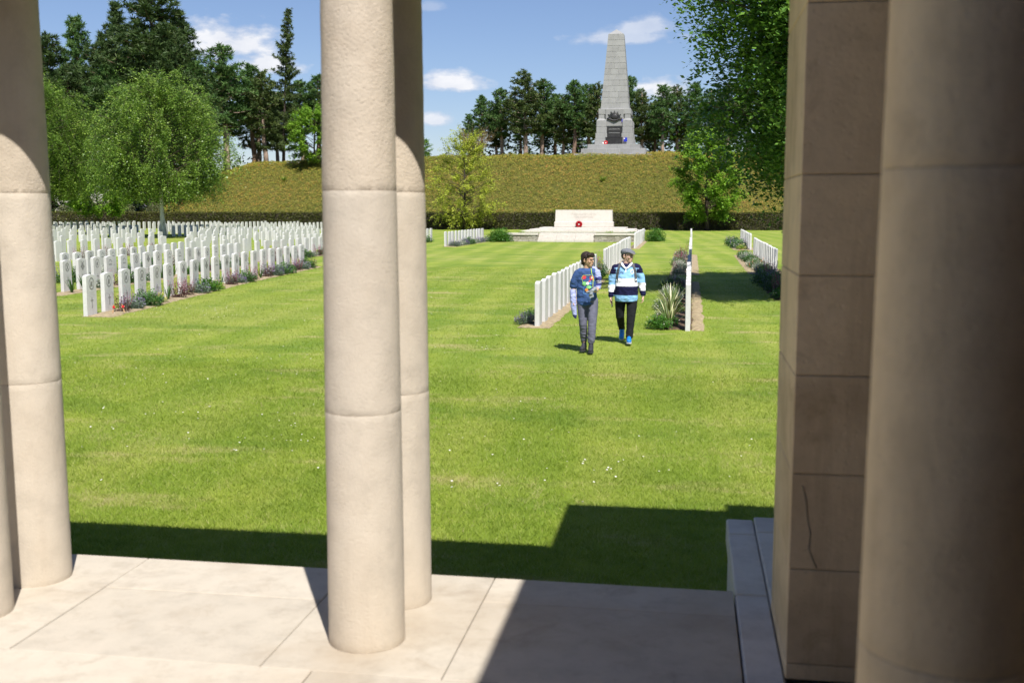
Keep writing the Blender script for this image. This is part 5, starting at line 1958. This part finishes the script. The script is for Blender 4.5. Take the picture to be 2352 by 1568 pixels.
def folds(me, amp, freq, seed, zlim=None):
    """cloth creases: push vertices along their normals"""
    ph = [seed * 1.7, seed * 2.3, seed * 0.9]
    n = len(me.vertices)
    co, no = np.empty(n * 3, np.float32), np.empty(n * 3, np.float32)
    me.vertices.foreach_get('co', co)
    me.vertex_normals.foreach_get('vector', no)
    co, no = co.reshape(-1, 3), no.reshape(-1, 3)
    for i in range(n):
        x, y, z = (float(c) for c in co[i])
        q = Vector((x * freq * 0.42 + ph[0] + z * freq * 0.2, y * freq * 0.42 + ph[1], z * freq * 0.75 + ph[2]))
        k = 2.2 * mnoise.noise(q) + 1.1 * mnoise.noise(q * 2.1)
        w = 1.0
        if zlim:
            w = max(0.15, min(1, (zlim[1] - z) / (zlim[1] - zlim[0])))
        co[i] += no[i] * (amp * k * w)
    me.vertices.foreach_set('co', co.ravel())
    me.update()


def head_parts(m, c, turn, s=1.0, tilt=0.0):
    """skull, jaw, nose, ears and lips about centre c; the face looks to -y before turning"""
    M = Matrix.Translation(c) @ Matrix.Rotation(turn, 4, 'Z') @ Matrix.Rotation(tilt, 4, 'X') @ Matrix.Scale(s, 4)
    h = MB()
    h.ellipsoid((0, 0.012, 0.028), (0.074, 0.094, 0.088))
    h.ellipsoid((0, -0.030, -0.040), (0.058, 0.058, 0.068))
    h.ellipsoid((0, -0.060, -0.092), (0.026, 0.026, 0.022))          # chin
    h.limb([(0, 0.005, -0.04), (0, -0.045, -0.075)], [0.055, 0.042])
    h.limb([(0, -0.084, 0.012), (0, -0.106, -0.024)], [0.009, 0.0135], 8)   # nose
    h.ellipsoid((0, -0.078, 0.024), (0.050, 0.016, 0.012))            # brow
    for sx in (-1, 1):
        h.ellipsoid((sx * 0.042, -0.066, -0.028), (0.022, 0.018, 0.024))   # cheeks
        h.ellipsoid((sx * 0.077, 0.016, -0.012), (0.010, 0.020, 0.032))    # ears
    h.ellipsoid((0, -0.086, -0.056), (0.024, 0.010, 0.007))
    h.ellipsoid((0, -0.083, -0.068), (0.020, 0.010, 0.007))
    m.add([(M @ Vector(p))[:] for p in h.v], h.f)
    return M


def face_details(root, M, glasses=True):
    for sx in (-1, 1):
        e = MB().ellipsoid((sx * 0.030, -0.079, 0.004), (0.0105, 0.008, 0.006), 10, 8)
        e.v = [(M @ Vector(p))[:] for p in e.v]
        e.build('eye', MAT['eye_white'], root, True)
        e = MB().ellipsoid((sx * 0.030, -0.0858, 0.004), (0.005, 0.003, 0.005), 8, 6)
        e.v = [(M @ Vector(p))[:] for p in e.v]
        e.build('iris', MAT['hair_dark'], root, True)
        e = MB().limb([(sx * 0.014, -0.089, 0.020), (sx * 0.046, -0.080, 0.022)], [0.0035, 0.0028], 6)
        e.v = [(M @ Vector(p))[:] for p in e.v]
        e.build('eyebrow', MAT['hair_dark'], root, True)
    e = MB().ellipsoid((0, -0.0935, -0.062), (0.021, 0.005, 0.007), 10, 8)
    e.v = [(M @ Vector(p))[:] for p in e.v]
    e.build('mouth', MAT['lip'], root, True)
    if glasses:
        g = MB()
        for sx in (-1, 1):
            pts = [(sx * 0.032 + 0.024 * math.cos(a), -0.100 + 0.006 * abs(math.cos(a)), 0.002 + 0.017 * math.sin(a)) for a in [2 * math.pi * k / 14 for k in range(15)]]
            g.tube(pts, 0.0028, 6, False)
            g.tube([(sx * 0.056, -0.095, 0.008), (sx * 0.079, -0.05, 0.010), (sx * 0.084, 0.02, 0.004)], 0.0028, 6)
        g.tube([(-0.009, -0.102, 0.006), (0.009, -0.102, 0.006)], 0.0025, 6)
        g.v = [(M @ Vector(p))[:] for p in g.v]
        g.build('glasses', MAT['glasses_black'], root, True)


def hand_parts(m, wrist, d, palm_n, s=1.0, curl=0.5, thumb_side=1):
    """palm, four fingers of unequal length and a thumb; d: direction of the hand, palm_n: palm normal"""
    d = Vector(d).normalized()
    n = Vector(palm_n)
    n = (n - d * n.dot(d)).normalized()
    w = d.cross(n) * thumb_side
    W = Vector(wrist)
    for k in range(4):
        off = (k - 1.5) * 0.0185 * s
        b = W + d * 0.078 * s + w * (-off)
        L = (0.060, 0.070, 0.066, 0.050)[k] * s
        m.limb([W + d * 0.012 * s + w * (-off * 0.75), b], [0.0135 * s, 0.0125 * s], 8)
        p1 = b + (d * math.cos(curl * 0.6) + n * math.sin(curl * 0.6)) * L * 0.42
        p2 = p1 + (d * math.cos(curl * 1.3) + n * math.sin(curl * 1.3)) * L * 0.34
        p3 = p2 + (d * math.cos(curl * 1.9) + n * math.sin(curl * 1.9)) * L * 0.24
        m.limb([b, p1, p2, p3], [0.0098 * s, 0.0090 * s, 0.0083 * s, 0.0068 * s], 8)
    t0 = W + d * 0.022 * s + w * 0.026 * s
    t1 = t0 + (d * 0.62 + w * 0.60 + n * 0.35).normalized() * 0.036 * s
    t2 = t1 + (d * 0.85 + w * 0.10 + n * 0.45).normalized() * 0.028 * s
    m.limb([t0, t1, t2], [0.0145 * s, 0.0105 * s, 0.0085 * s], 8)


def shoe(name, root, heel, toe, s, upper, sole, lace, roll=0.0):
    """trainer from heel to toe (ground points)"""
    heel, toe = Vector(heel), Vector(toe)
    d = (toe - heel)
    L = d.length
    d.normalize()
    side = Vector((0, 0, 1)).cross(d).normalized()
    up = d.cross(side)
    B = Matrix((side, d, up)).transposed().to_4x4()
    B.translation = heel
    m = MB()
    m.limb([(0, 0.045 * s, 0.052 * s), (0, L * 0.45, 0.048 * s), (0, L - 0.045 * s, 0.036 * s)], [0.043 * s, 0.044 * s, 0.038 * s], 12)
    m.limb([(0, 0.05 * s, 0.06 * s), (0, 0.055 * s, 0.105 * s)], [0.042 * s, 0.040 * s], 12)
    m.limb([(0, 0.075 * s, 0.10 * s), (0, L * 0.58, 0.062 * s)], [0.036 * s, 0.033 * s], 12)
    for i, v in enumerate(m.v):
        m.v[i] = (v[0], v[1], max(v[2], 0.014 * s))
    me = fuse(m, 0.007, 4, name, upper)
    me.transform(B)
    o = obj(name, me, root)
    so = MB()
    pr = [(-0.040, 0.02), (-0.046, L * 0.3 / s), (-0.040, L * 0.5 / s), (-0.047, L * 0.72 / s), (-0.035, L * 0.93 / s), (0, L * 1.0 / s), (0.037, L * 0.92 / s), (0.047, L * 0.7 / s), (0.040, L * 0.5 / s), (0.045, L * 0.3 / s), (0.038, 0.02), (0, -0.002)]
    n = len(pr)
    so.add([(x * s, y * s, 0) for x, y in pr] + [(x * s * 0.97, y * s, 0.021 * s) for x, y in pr], [tuple(range(n - 1, -1, -1)), tuple(range(n, 2 * n))] + [(i, (i + 1) % n, n + (i + 1) % n, n + i) for i in range(n)])
    so.v = [(B @ Vector(p))[:] for p in so.v]
    so.build('sole', sole, o)
    la = MB()
    for k in range(4):
        y = L * (0.42 + 0.085 * k)
        z = (0.098 - 0.0115 * k) * s + 0.004
        la.tube([(-0.026 * s, y, z - 0.012 * s), (0, y + 0.004, z), (0.026 * s, y + 0.012, z - 0.012 * s)], 0.0042 * s, 5)
    la.v = [(B @ Vector(p))[:] for p in la.v]
    la.build('laces', lace, o)
    return o


def paint(me, fn):
    idx = [fn(*p.center) for p in me.polygons]
    me.polygons.foreach_set('material_index', idx)


def drape(me_flat, target, direction=Vector((0, 1, 0)), lift=0.003):
    """lay flat shapes (drawn in x,z at y = -1) on the front of a garment"""
    bm = bmesh.new()
    bm.from_mesh(target)
    tree_ = BVHTree.FromBMesh(bm)
    for v in me_flat.vertices:
        hit = tree_.ray_cast(Vector((v.co.x, -1.0, v.co.z)), direction)
        if hit[0] is not None:
            v.co = hit[0] - direction * lift
    bm.free()
    me_flat.update()
    return me_flat


def disc(cx, cz, r, n=16, rings=3, squash=1.0):
    m = MB()
    V, F = [(cx, -1, cz)], []
    for i in range(1, rings + 1):
        for k in range(n):
            a = 2 * math.pi * k / n
            V.append((cx + r * i / rings * math.cos(a), -1, cz + r * squash * i / rings * math.sin(a)))
    for k in range(n):
        F.append((0, 1 + k, 1 + (k + 1) % n))
    for i in range(rings - 1):
        for k in range(n):
            F.append((1 + i * n + k, 1 + (i + 1) * n + k, 1 + (i + 1) * n + (k + 1) % n, 1 + i * n + (k + 1) % n))
    m.add(V, F)
    return m


def strip(pts, w, per=8):
    m = MB()
    V, F = [], []
    for (a, b) in zip(pts[:-1], pts[1:]):
        a, b = Vector(a), Vector(b)
        d = (b - a).normalized()
        n = Vector((-d.y, d.x)) * w / 2
        n0 = len(V)
        for k in range(per + 1):
            p = a + (b - a) * k / per
            V += [(p.x + n.x, -1, p.y + n.y), (p.x - n.x, -1, p.y - n.y)]
        for k in range(per):
            F.append((n0 + 2 * k, n0 + 2 * k + 1, n0 + 2 * k + 3, n0 + 2 * k + 2))
    m.add(V, F)
    return m


def make_boy():
    loc = (-1.60, 17.22, 0.035)
    turn = R(62)
    # body: head, neck, trunk, arms with hands and legs in one surface
    m = MB()
    M = head_parts(m, (0.005, 0.0, 1.455), turn, 0.98)
    m.limb([(-0.015, 0.02, 1.27), (0.0, 0.012, 1.39)], [0.058, 0.052])
    m.limb([(-0.03, 0.02, 1.20), (-0.01, 0.02, 0.80)], [0.12, 0.11], flat=0.75)
    m.limb([(-0.17, 0.02, 1.235), (-0.225, 0.03, 1.0), (-0.225, -0.01, 0.80)], [0.045, 0.037, 0.027])
    hand_parts(m, (-0.225, -0.012, 0.79), (0.02, -0.08, -1), (1, 0, 0), 0.9, 0.4, 1)
    m.limb([(0.13, 0.03, 1.235), (0.175, 0.05, 1.03), (0.165, -0.15, 0.985)], [0.045, 0.037, 0.027])
    hand_parts(m, (0.164, -0.16, 0.985), (-0.35, -0.9, 0.02), (-0.9, 0.35, -0.1), 0.9, 1.05, -1)
    for hip, kn, an in (((-0.075, 0.02, 0.78), (-0.062, -0.02, 0.44), (-0.05, 0.06, 0.10)), ((0.085, 0.02, 0.78), (0.09, -0.07, 0.45), (0.078, -0.10, 0.10))):
        m.limb([hip, kn, an], [0.072, 0.050, 0.034])
        m.limb([an, (an[0], an[1] - 0.10, 0.045)], [0.034, 0.030])
    body = obj('person', fuse(m, 0.0075, 3, 'person', MAT['skin_boy']), None, loc)
    tag(body, 'boy in blue T-shirt and grey sweatpants walking with head turned aside', 'person', 'people on the grass walk')
    face_details(body, M)
    # hair: thick, short at the nape, fringe over the brow
    h = MB()
    h.ellipsoid((0, 0.030, 0.055), (0.088, 0.096, 0.084))
    h.ellipsoid((0, 0.055, 0.0), (0.080, 0.066, 0.075))
    h.limb([(-0.05, -0.055, 0.085), (0.05, -0.055, 0.085)], [0.034, 0.034])
    h.limb([(-0.02, -0.075, 0.072), (0.055, -0.070, 0.066)], [0.022, 0.024])
    for sx in (-1, 1):
        h.limb([(sx * 0.072, -0.02, 0.055), (sx * 0.078, -0.012, 0.005)], [0.020, 0.012])
        h.limb([(sx * 0.066, 0.04, 0.03), (sx * 0.055, 0.072, -0.06)], [0.028, 0.022])
    h.limb([(0, 0.075, -0.02), (0, 0.070, -0.075)], [0.045, 0.03])
    h.v = [(M @ Vector(p))[:] for p in h.v]
    hm = fuse(h, 0.008, 2, 'hair', MAT['hair_dark'])
    folds(hm, 0.0022, 120, 3)
    obj('hair', hm, body)
    # T-shirt
    s = MB()
    s.limb([(-0.02, 0.02, 1.225), (-0.015, 0.015, 1.10), (-0.01, 0.01, 0.92), (-0.005, 0.01, 0.80)], [0.145, 0.158, 0.162, 0.170], 20, flat=0.70)
    s.limb([(-0.12, 0.02, 1.255), (0.09, 0.02, 1.265)], [0.068, 0.066])
    s.limb([(-0.15, 0.02, 1.235), (-0.205, 0.025, 1.12), (-0.225, 0.03, 1.045)], [0.070, 0.070, 0.064])
    s.limb([(0.115, 0.02, 1.24), (0.165, 0.035, 1.10)], [0.066, 0.060])
    s.limb([(-0.012, 0.02, 1.27), (-0.008, 0.018, 1.315)], [0.085, 0.068])
    sm = fuse(s, 0.010, 5, 'tee_shirt', MAT['denim_tee'])
    folds(sm, 0.0048, 26, 2)
    for v in sm.vertices:      # level hem, open neck, square sleeve end
        if v.co.z < 0.73 + 0.05 * max(-1, min(1, v.co.x / 0.16)):
            v.co.z = 0.73 + 0.05 * max(-1, min(1, v.co.x / 0.16))
        if v.co.z > 1.322:
            v.co.z = 1.322
    obj('tee_shirt', sm, body)
    # colourful printed patch, plain shapes
    pr = [('print_red', disc(-0.045, 1.185, 0.034)), ('print_red', disc(0.075, 1.175, 0.034)), ('print_white', disc(0.072, 1.178, 0.016)), ('print_green', disc(-0.035, 1.085, 0.036)), ('print_white', disc(0.015, 1.09, 0.026)),
          ('print_sky', disc(0.062, 1.10, 0.028)), ('print_green', disc(0.035, 1.03, 0.040, squash=0.7)), ('print_orange', disc(0.0, 0.985, 0.027)), ('print_red', disc(0.045, 1.125, 0.014)),
          ('print_lime', strip([(-0.085, 1.175), (-0.06, 1.215), (0.06, 1.22)], 0.006)), ('print_lime', strip([(-0.085, 1.175), (-0.06, 1.10)], 0.006)), ('print_lime', strip([(0.10, 1.16), (0.095, 1.03)], 0.008)), ('print_sky', strip([(-0.045, 1.03), (-0.05, 0.92), (0.0, 0.92)], 0.005))]
    for k, (mt, mm) in enumerate(pr):
        me = drape(mm.mesh('print_shape', MAT[mt]), sm, lift=0.0035 + 0.0009 * k)
        obj('print_shape', me, body)
    # sweatpants
    s = MB()
    s.limb([(-0.06, 0.015, 0.80), (0.07, 0.015, 0.80)], [0.108, 0.108], 16, flat=0.95)
    s.limb([(-0.075, 0.01, 0.77), (-0.066, -0.005, 0.58), (-0.060, -0.02, 0.43), (-0.054, 0.05, 0.20), (-0.052, 0.06, 0.155)], [0.094, 0.079, 0.066, 0.060, 0.052])
    s.limb([(0.085, 0.01, 0.77), (0.092, -0.04, 0.60), (0.090, -0.075, 0.45), (0.082, -0.095, 0.22), (0.079, -0.10, 0.165)], [0.094, 0.082, 0.068, 0.064, 0.056])
    sm = fuse(s, 0.010, 4, 'sweatpants', MAT['sweatpants'])
    folds(sm, 0.0042, 44, 5, (0.1, 0.75))
    obj('sweatpants', sm, body)
    for (x, y) in ((-0.052, 0.058), (0.078, -0.102)):
        MB().limb([(x, y, 0.08), (x, y, 0.17)], [0.037, 0.04]).build('sock', MAT['shoe_dark'], body, True)
    shoe('shoe', body, (-0.040, 0.115, 0.0), (-0.075, -0.145, 0.0), 1.0, MAT['shoe_dark'], MAT['shoe_sole_dark'], MAT['lace_tan'])
    shoe('shoe', body, (0.072, -0.045, 0.0), (0.088, -0.315, 0.0), 1.0, MAT['shoe_dark'], MAT['shoe_sole_dark'], MAT['lace_tan'])
    # jacket slung behind: one sleeve hangs over the arm, the other comes over the shoulder
    s = MB()
    s.limb([(-0.232, 0.02, 0.955), (-0.228, 0.0, 0.86), (-0.215, -0.01, 0.70), (-0.195, -0.012, 0.565)], [0.047, 0.051, 0.048, 0.036])
    s.limb([(-0.195, -0.012, 0.57), (-0.185, -0.012, 0.535)], [0.034, 0.02])
    jm = fuse(s, 0.010, 3, 'jacket_sleeve', [MAT['lavender_knit'], MAT['navy_knit']])
    folds(jm, 0.0045, 60, 7)
    paint(jm, lambda x, y, z: 1 if z < 0.575 else 0)
    obj('jacket_sleeve', jm, body)
    s = MB()
    s.limb([(0.09, 0.06, 1.31), (0.150, 0.01, 1.255), (0.175, 0.0, 1.15), (0.182, 0.02, 1.06)], [0.045, 0.060, 0.055, 0.046])
    s.limb([(0.09, 0.07, 1.31), (-0.10, 0.12, 1.20), (-0.215, 0.09, 1.05)], [0.04, 0.05, 0.045])
    s.limb([(0.0, 0.13, 1.2), (0.0, 0.14, 0.85)], [0.10, 0.12], flat=0.4)
    s.limb([(0.180, 0.02, 1.06), (0.176, -0.05, 1.02)], [0.044, 0.042])
    jm = fuse(s, 0.010, 3, 'jacket', [MAT['lavender_knit'], MAT['navy_knit'], MAT['jersey_white']])
    folds(jm, 0.004, 50, 9)
    paint(jm, lambda x, y, z: (2 if 1.095 < z < 1.107 or 1.12 < z < 1.13 else 1 if 1.05 < z < 1.19 and x > 0.12 else 0))
    obj('jacket', jm, body)
    MB().tube([(0.062, -0.045, 1.325), (0.075, -0.10, 1.26), (0.10, -0.13, 1.18), (0.118, -0.135, 1.13)], 0.005, 6).build('lanyard', MAT['lime_cord'], body)
    # what he carries
    g = MB()
    g.limb([(0.150, -0.245, 1.03), (0.105, -0.262, 0.985), (0.085, -0.262, 0.93), (0.06, -0.24, 0.90)], [0.020, 0.026, 0.028, 0.016])
    g.limb([(0.105, -0.262, 0.985), (0.02, -0.225, 0.955)], [0.024, 0.018])
    g.limb([(0.085, -0.262, 0.93), (0.115, -0.25, 0.895), (0.075, -0.262, 0.875)], [0.022, 0.020, 0.015])
    g.limb([(0.150, -0.245, 1.03), (0.160, -0.215, 0.985)], [0.020, 0.02])
    gm = fuse(g, 0.006, 2, 'scarf', MAT['cloth_grey'])
    folds(gm, 0.003, 90, 4)
    gm.transform(Matrix.Translation(loc))
    o = obj('scarf', gm)
    tag(o, 'crumpled grey cloth held in the hand of the boy', 'cloth')
    return body


def make_man():
    loc = (-1.045, 18.42, 0.035)
    turn = R(58)
    m = MB()
    M = head_parts(m, (0.012, 0.0, 1.475), turn, 1.02)
    m.limb([(0.0, 0.03, 1.27), (0.008, 0.015, 1.41)], [0.068, 0.062])
    m.limb([(0.0, 0.02, 1.22), (0.0, 0.02, 0.80)], [0.14, 0.14], flat=0.8)
    m.limb([(-0.195, 0.02, 1.26), (-0.245, 0.05, 1.0), (-0.262, 0.0, 0.77)], [0.05, 0.042, 0.030])
    hand_parts(m, (-0.263, -0.004, 0.76), (0.02, -0.15, -1), (1, -0.1, 0), 0.95, 0.55, 1)
    m.limb([(0.185, 0.02, 1.265), (0.255, 0.05, 1.02), (0.283, 0.0, 0.80)], [0.05, 0.042, 0.030])
    hand_parts(m, (0.284, -0.004, 0.79), (0.02, -0.12, -1), (-1, -0.1, 0), 0.95, 0.75, -1)
    for hip, kn, an in (((-0.09, 0.03, 0.80), (-0.105, 0.055, 0.455), (-0.09, 0.36, 0.185)), ((0.09, 0.02, 0.80), (0.085, -0.06, 0.43), (0.065, -0.10, 0.10))):
        m.limb([hip, kn, an], [0.085, 0.056, 0.037])
    m.limb([(-0.09, 0.36, 0.185), (-0.088, 0.29, 0.07)], [0.036, 0.028])
    m.limb([(0.065, -0.10, 0.10), (0.062, -0.20, 0.045)], [0.036, 0.030])
    body = obj('person', fuse(m, 0.0075, 3, 'person', MAT['skin_man']), None, loc)
    tag(body, 'man in flat cap and blue, white and navy hooped rugby shirt striding forward', 'person', 'people on the grass walk')
    face_details(body, M)
    h = MB()
    h.ellipsoid((0, 0.042, 0.0), (0.078, 0.072, 0.070))
    for sx in (-1, 1):
        h.limb([(sx * 0.070, -0.01, 0.035), (sx * 0.074, -0.006, 0.0)], [0.014, 0.010])
    h.v = [(M @ Vector(p))[:] for p in h.v]
    obj('hair', fuse(h, 0.008, 2, 'hair', MAT['hair_dark']), body)
    # flat cap: low crown sloping forward over a short stiff peak
    c = MB()
    c.ellipsoid((0, 0.018, 0.066), (0.092, 0.112, 0.056))
    c.ellipsoid((0, -0.045, 0.060), (0.082, 0.085, 0.036))
    c.ellipsoid((0, 0.03, 0.045), (0.088, 0.095, 0.040))
    c.ellipsoid((0, -0.105, 0.046), (0.066, 0.052, 0.009), rot=Matrix.Rotation(R(14), 3, 'X'))
    c.v = [(M @ Vector(p))[:] for p in c.v]
    obj('flat_cap', fuse(c, 0.006, 3, 'flat_cap', MAT['cap_grey']), body)
    # rugby shirt
    s = MB()
    s.limb([(0, 0.02, 1.22), (0, 0.005, 1.08), (0, -0.012, 0.93), (0, -0.005, 0.78)], [0.165, 0.185, 0.195, 0.200], 20, flat=0.76)
    s.limb([(-0.135, 0.025, 1.275), (0.135, 0.025, 1.28)], [0.072, 0.072])
    AL = [(-0.185, 0.02, 1.25), (-0.235, 0.045, 1.10), (-0.248, 0.045, 0.98), (-0.262, 0.005, 0.80)]
    AR = [(0.175, 0.02, 1.255), (0.235, 0.045, 1.10), (0.258, 0.045, 1.0), (0.282, 0.005, 0.83)]
    for A in (AL, AR):
        s.limb(A, [0.080, 0.072, 0.064, 0.050])
    s.limb([(0, 0.03, 1.29), (0.004, 0.028, 1.33)], [0.098, 0.085])
    sm = fuse(s, 0.0095, 5, 'rugby_shirt', [MAT['jersey_navy'], MAT['jersey_blue'], MAT['jersey_white']])
    folds(sm, 0.0038, 30, 6)
    for v in sm.vertices:
        if v.co.z < 0.705 and abs(v.co.x) < 0.225:
            v.co.z = 0.705
        v.co.z = min(v.co.z, 1.345)

    def hoops(x, y, z):
        sl = (x < -0.178 and z < 1.26) or (x > 0.172 and z < 1.26)
        if z < 1.10:
            sl = x < -0.205 - 0.0 or x > 0.205
            lx = np.interp(z, [0.8, 0.98, 1.1, 1.25], [-0.262, -0.248, -0.235, -0.185])
            rx = np.interp(z, [0.83, 1.0, 1.1, 1.255], [0.282, 0.258, 0.235, 0.175])
            sl = x < lx + 0.066 - 0.02 * (z < 0.9) or x > rx - 0.066 + 0.02 * (z < 0.9)
        if sl:
            if x < 0:
                return 0 if z > 1.165 else 1 if z > 0.985 else 2 if z > 0.86 else 0 if z > 0.772 else 1
            return 0 if z > 1.185 else 1 if z > 1.02 else 2 if z > 0.89 else 0 if z > 0.805 else 1
        if z > 1.285 - 0.25 * max(0, abs(x) - 0.12):
            return 0
        return 1 if z > 1.10 else 2 if z > 0.965 else 0 if z > 0.815 else 1
    paint(sm, hoops)
    shirt = obj('rugby_shirt', sm, body)
    # white collar and placket
    k = MB()
    for sx in (-1, 1):
        k.limb([(sx * 0.075, 0.055, 1.365), (sx * 0.082, -0.015, 1.350), (sx * 0.060, -0.085, 1.312), (sx * 0.015, -0.112, 1.268)], [0.018, 0.021, 0.023, 0.014], 10, flat=0.55)
    k.limb([(-0.07, 0.07, 1.365), (0.07, 0.07, 1.365)], [0.020, 0.020])
    obj('collar', fuse(k, 0.006, 2, 'collar', MAT['jersey_white']), body)
    me = drape(strip([(-0.004, 1.285), (-0.012, 1.20)], 0.022).mesh('placket', MAT['jersey_white']), sm, lift=0.004)
    obj('placket', me, body)
    # numerals on one side of the chest, crest on the other
    cu = bpy.data.curves.new('numerals', 'FONT')
    cu.body = 'XVIII'
    cu.size = 0.052
    cu.align_x = 'CENTER'
    tmp = bpy.data.objects.new('numerals', cu)
    C.objects.link(tmp)
    dg = bpy.context.evaluated_depsgraph_get()
    tm = bpy.data.meshes.new_from_object(tmp.evaluated_get(dg))
    bpy.data.objects.remove(tmp)
    for v in tm.vertices:
        v.co = Vector((v.co.x - 0.095, -1, v.co.y + 1.178))
    tm.materials.clear()
    tm.materials.append(MAT['jersey_navy'])
    obj('numerals', drape(tm, sm, lift=0.004), body)
    cr = obj('crest', drape(disc(0.098, 1.212, 0.030, squash=1.3).mesh('crest', MAT['jersey_white']), sm, lift=0.004), body)
    obj('crest_mark', drape(disc(0.098, 1.215, 0.014, 10, 2, 1.1).mesh('crest_mark', MAT['print_sky']), sm, lift=0.006), cr)
    obj('crest_mark', drape(strip([(0.082, 1.193), (0.114, 1.193)], 0.006).mesh('crest_mark', MAT['jersey_navy']), sm, lift=0.006), cr)
    obj('chest_script', drape(strip([(0.085, 1.150), (0.125, 1.157)], 0.006).mesh('chest_script', MAT['print_sky']), sm, lift=0.004), body)
    obj('chest_script', drape(strip([(0.095, 1.134), (0.118, 1.136)], 0.007).mesh('chest_script', MAT['navy_knit']), sm, lift=0.004), body)
    # black jeans
    s = MB()
    s.limb([(-0.07, 0.02, 0.79), (0.07, 0.02, 0.79)], [0.125, 0.125], 16, flat=0.95)
    s.limb([(-0.095, 0.02, 0.76), (-0.104, 0.025, 0.60), (-0.106, 0.045, 0.45), (-0.098, 0.22, 0.30), (-0.090, 0.345, 0.205)], [0.100, 0.086, 0.073, 0.062, 0.056])
    s.limb([(0.095, 0.01, 0.76), (0.095, -0.03, 0.60), (0.086, -0.065, 0.44), (0.074, -0.085, 0.24), (0.066, -0.10, 0.115)], [0.100, 0.088, 0.074, 0.064, 0.062])
    sm2 = fuse(s, 0.010, 4, 'jeans', MAT['black_jeans'])
    folds(sm2, 0.0036, 46, 8, (0.1, 0.75))
    obj('jeans', sm2, body)
    shoe('shoe', body, (0.058, -0.035, 0.0), (0.070, -0.315, 0.012), 1.03, MAT['shoe_blue'], MAT['shoe_sole'], MAT['lace_white'])
    shoe('shoe', body, (-0.088, 0.435, 0.150), (-0.090, 0.235, -0.005), 1.03, MAT['shoe_blue'], MAT['shoe_sole'], MAT['lace_white'])
    # rucksack: straps over the shoulders, bag behind
    bag = empty('backpack', loc)
    tag(bag, 'grey backpack worn by the man, its straps over his shoulders', 'backpack')
    b = MB()
    b.limb([(0, 0.215, 1.22), (0, 0.225, 0.90)], [0.11, 0.125], 14, flat=0.62)
    obj('bag', fuse(b, 0.012, 4, 'bag', MAT['strap_grey']), bag)
    for sx in (-1, 1):
        pts = []
        for (x, z) in [(0.108, 1.345), (0.120, 1.30), (0.138, 1.25), (0.150, 1.19), (0.158, 1.12), (0.166, 1.03)]:
            pts.append((sx * x, z))
        me = strip(pts, 0.040, 4).mesh('strap', MAT['strap_grey'])
        drape(me, sm, lift=0.007)
        for v in me.vertices:
            if v.co.y < -0.9:
                v.co.y = 0.0
        so = obj('strap', me, bag)
        md = so.modifiers.new('thick', 'SOLIDIFY')
        md.thickness = 0.008
    # phone in the lowered hand
    p = MB().box(-0.006, 0.006, -0.036, 0.036, -0.075, 0.075, 0.003)
    o = p.build('mobile_phone', MAT['phone_black'], None, loc=(loc[0] - 0.240, loc[1] - 0.045, loc[2] + 0.672))
    o.rotation_euler = (R(-18), 0, R(12))
    tag(o, 'small black phone held in the lowered hand of the man', 'phone')
    return body


make_boy()
make_man()
bpy.data.scenes.remove(bench)
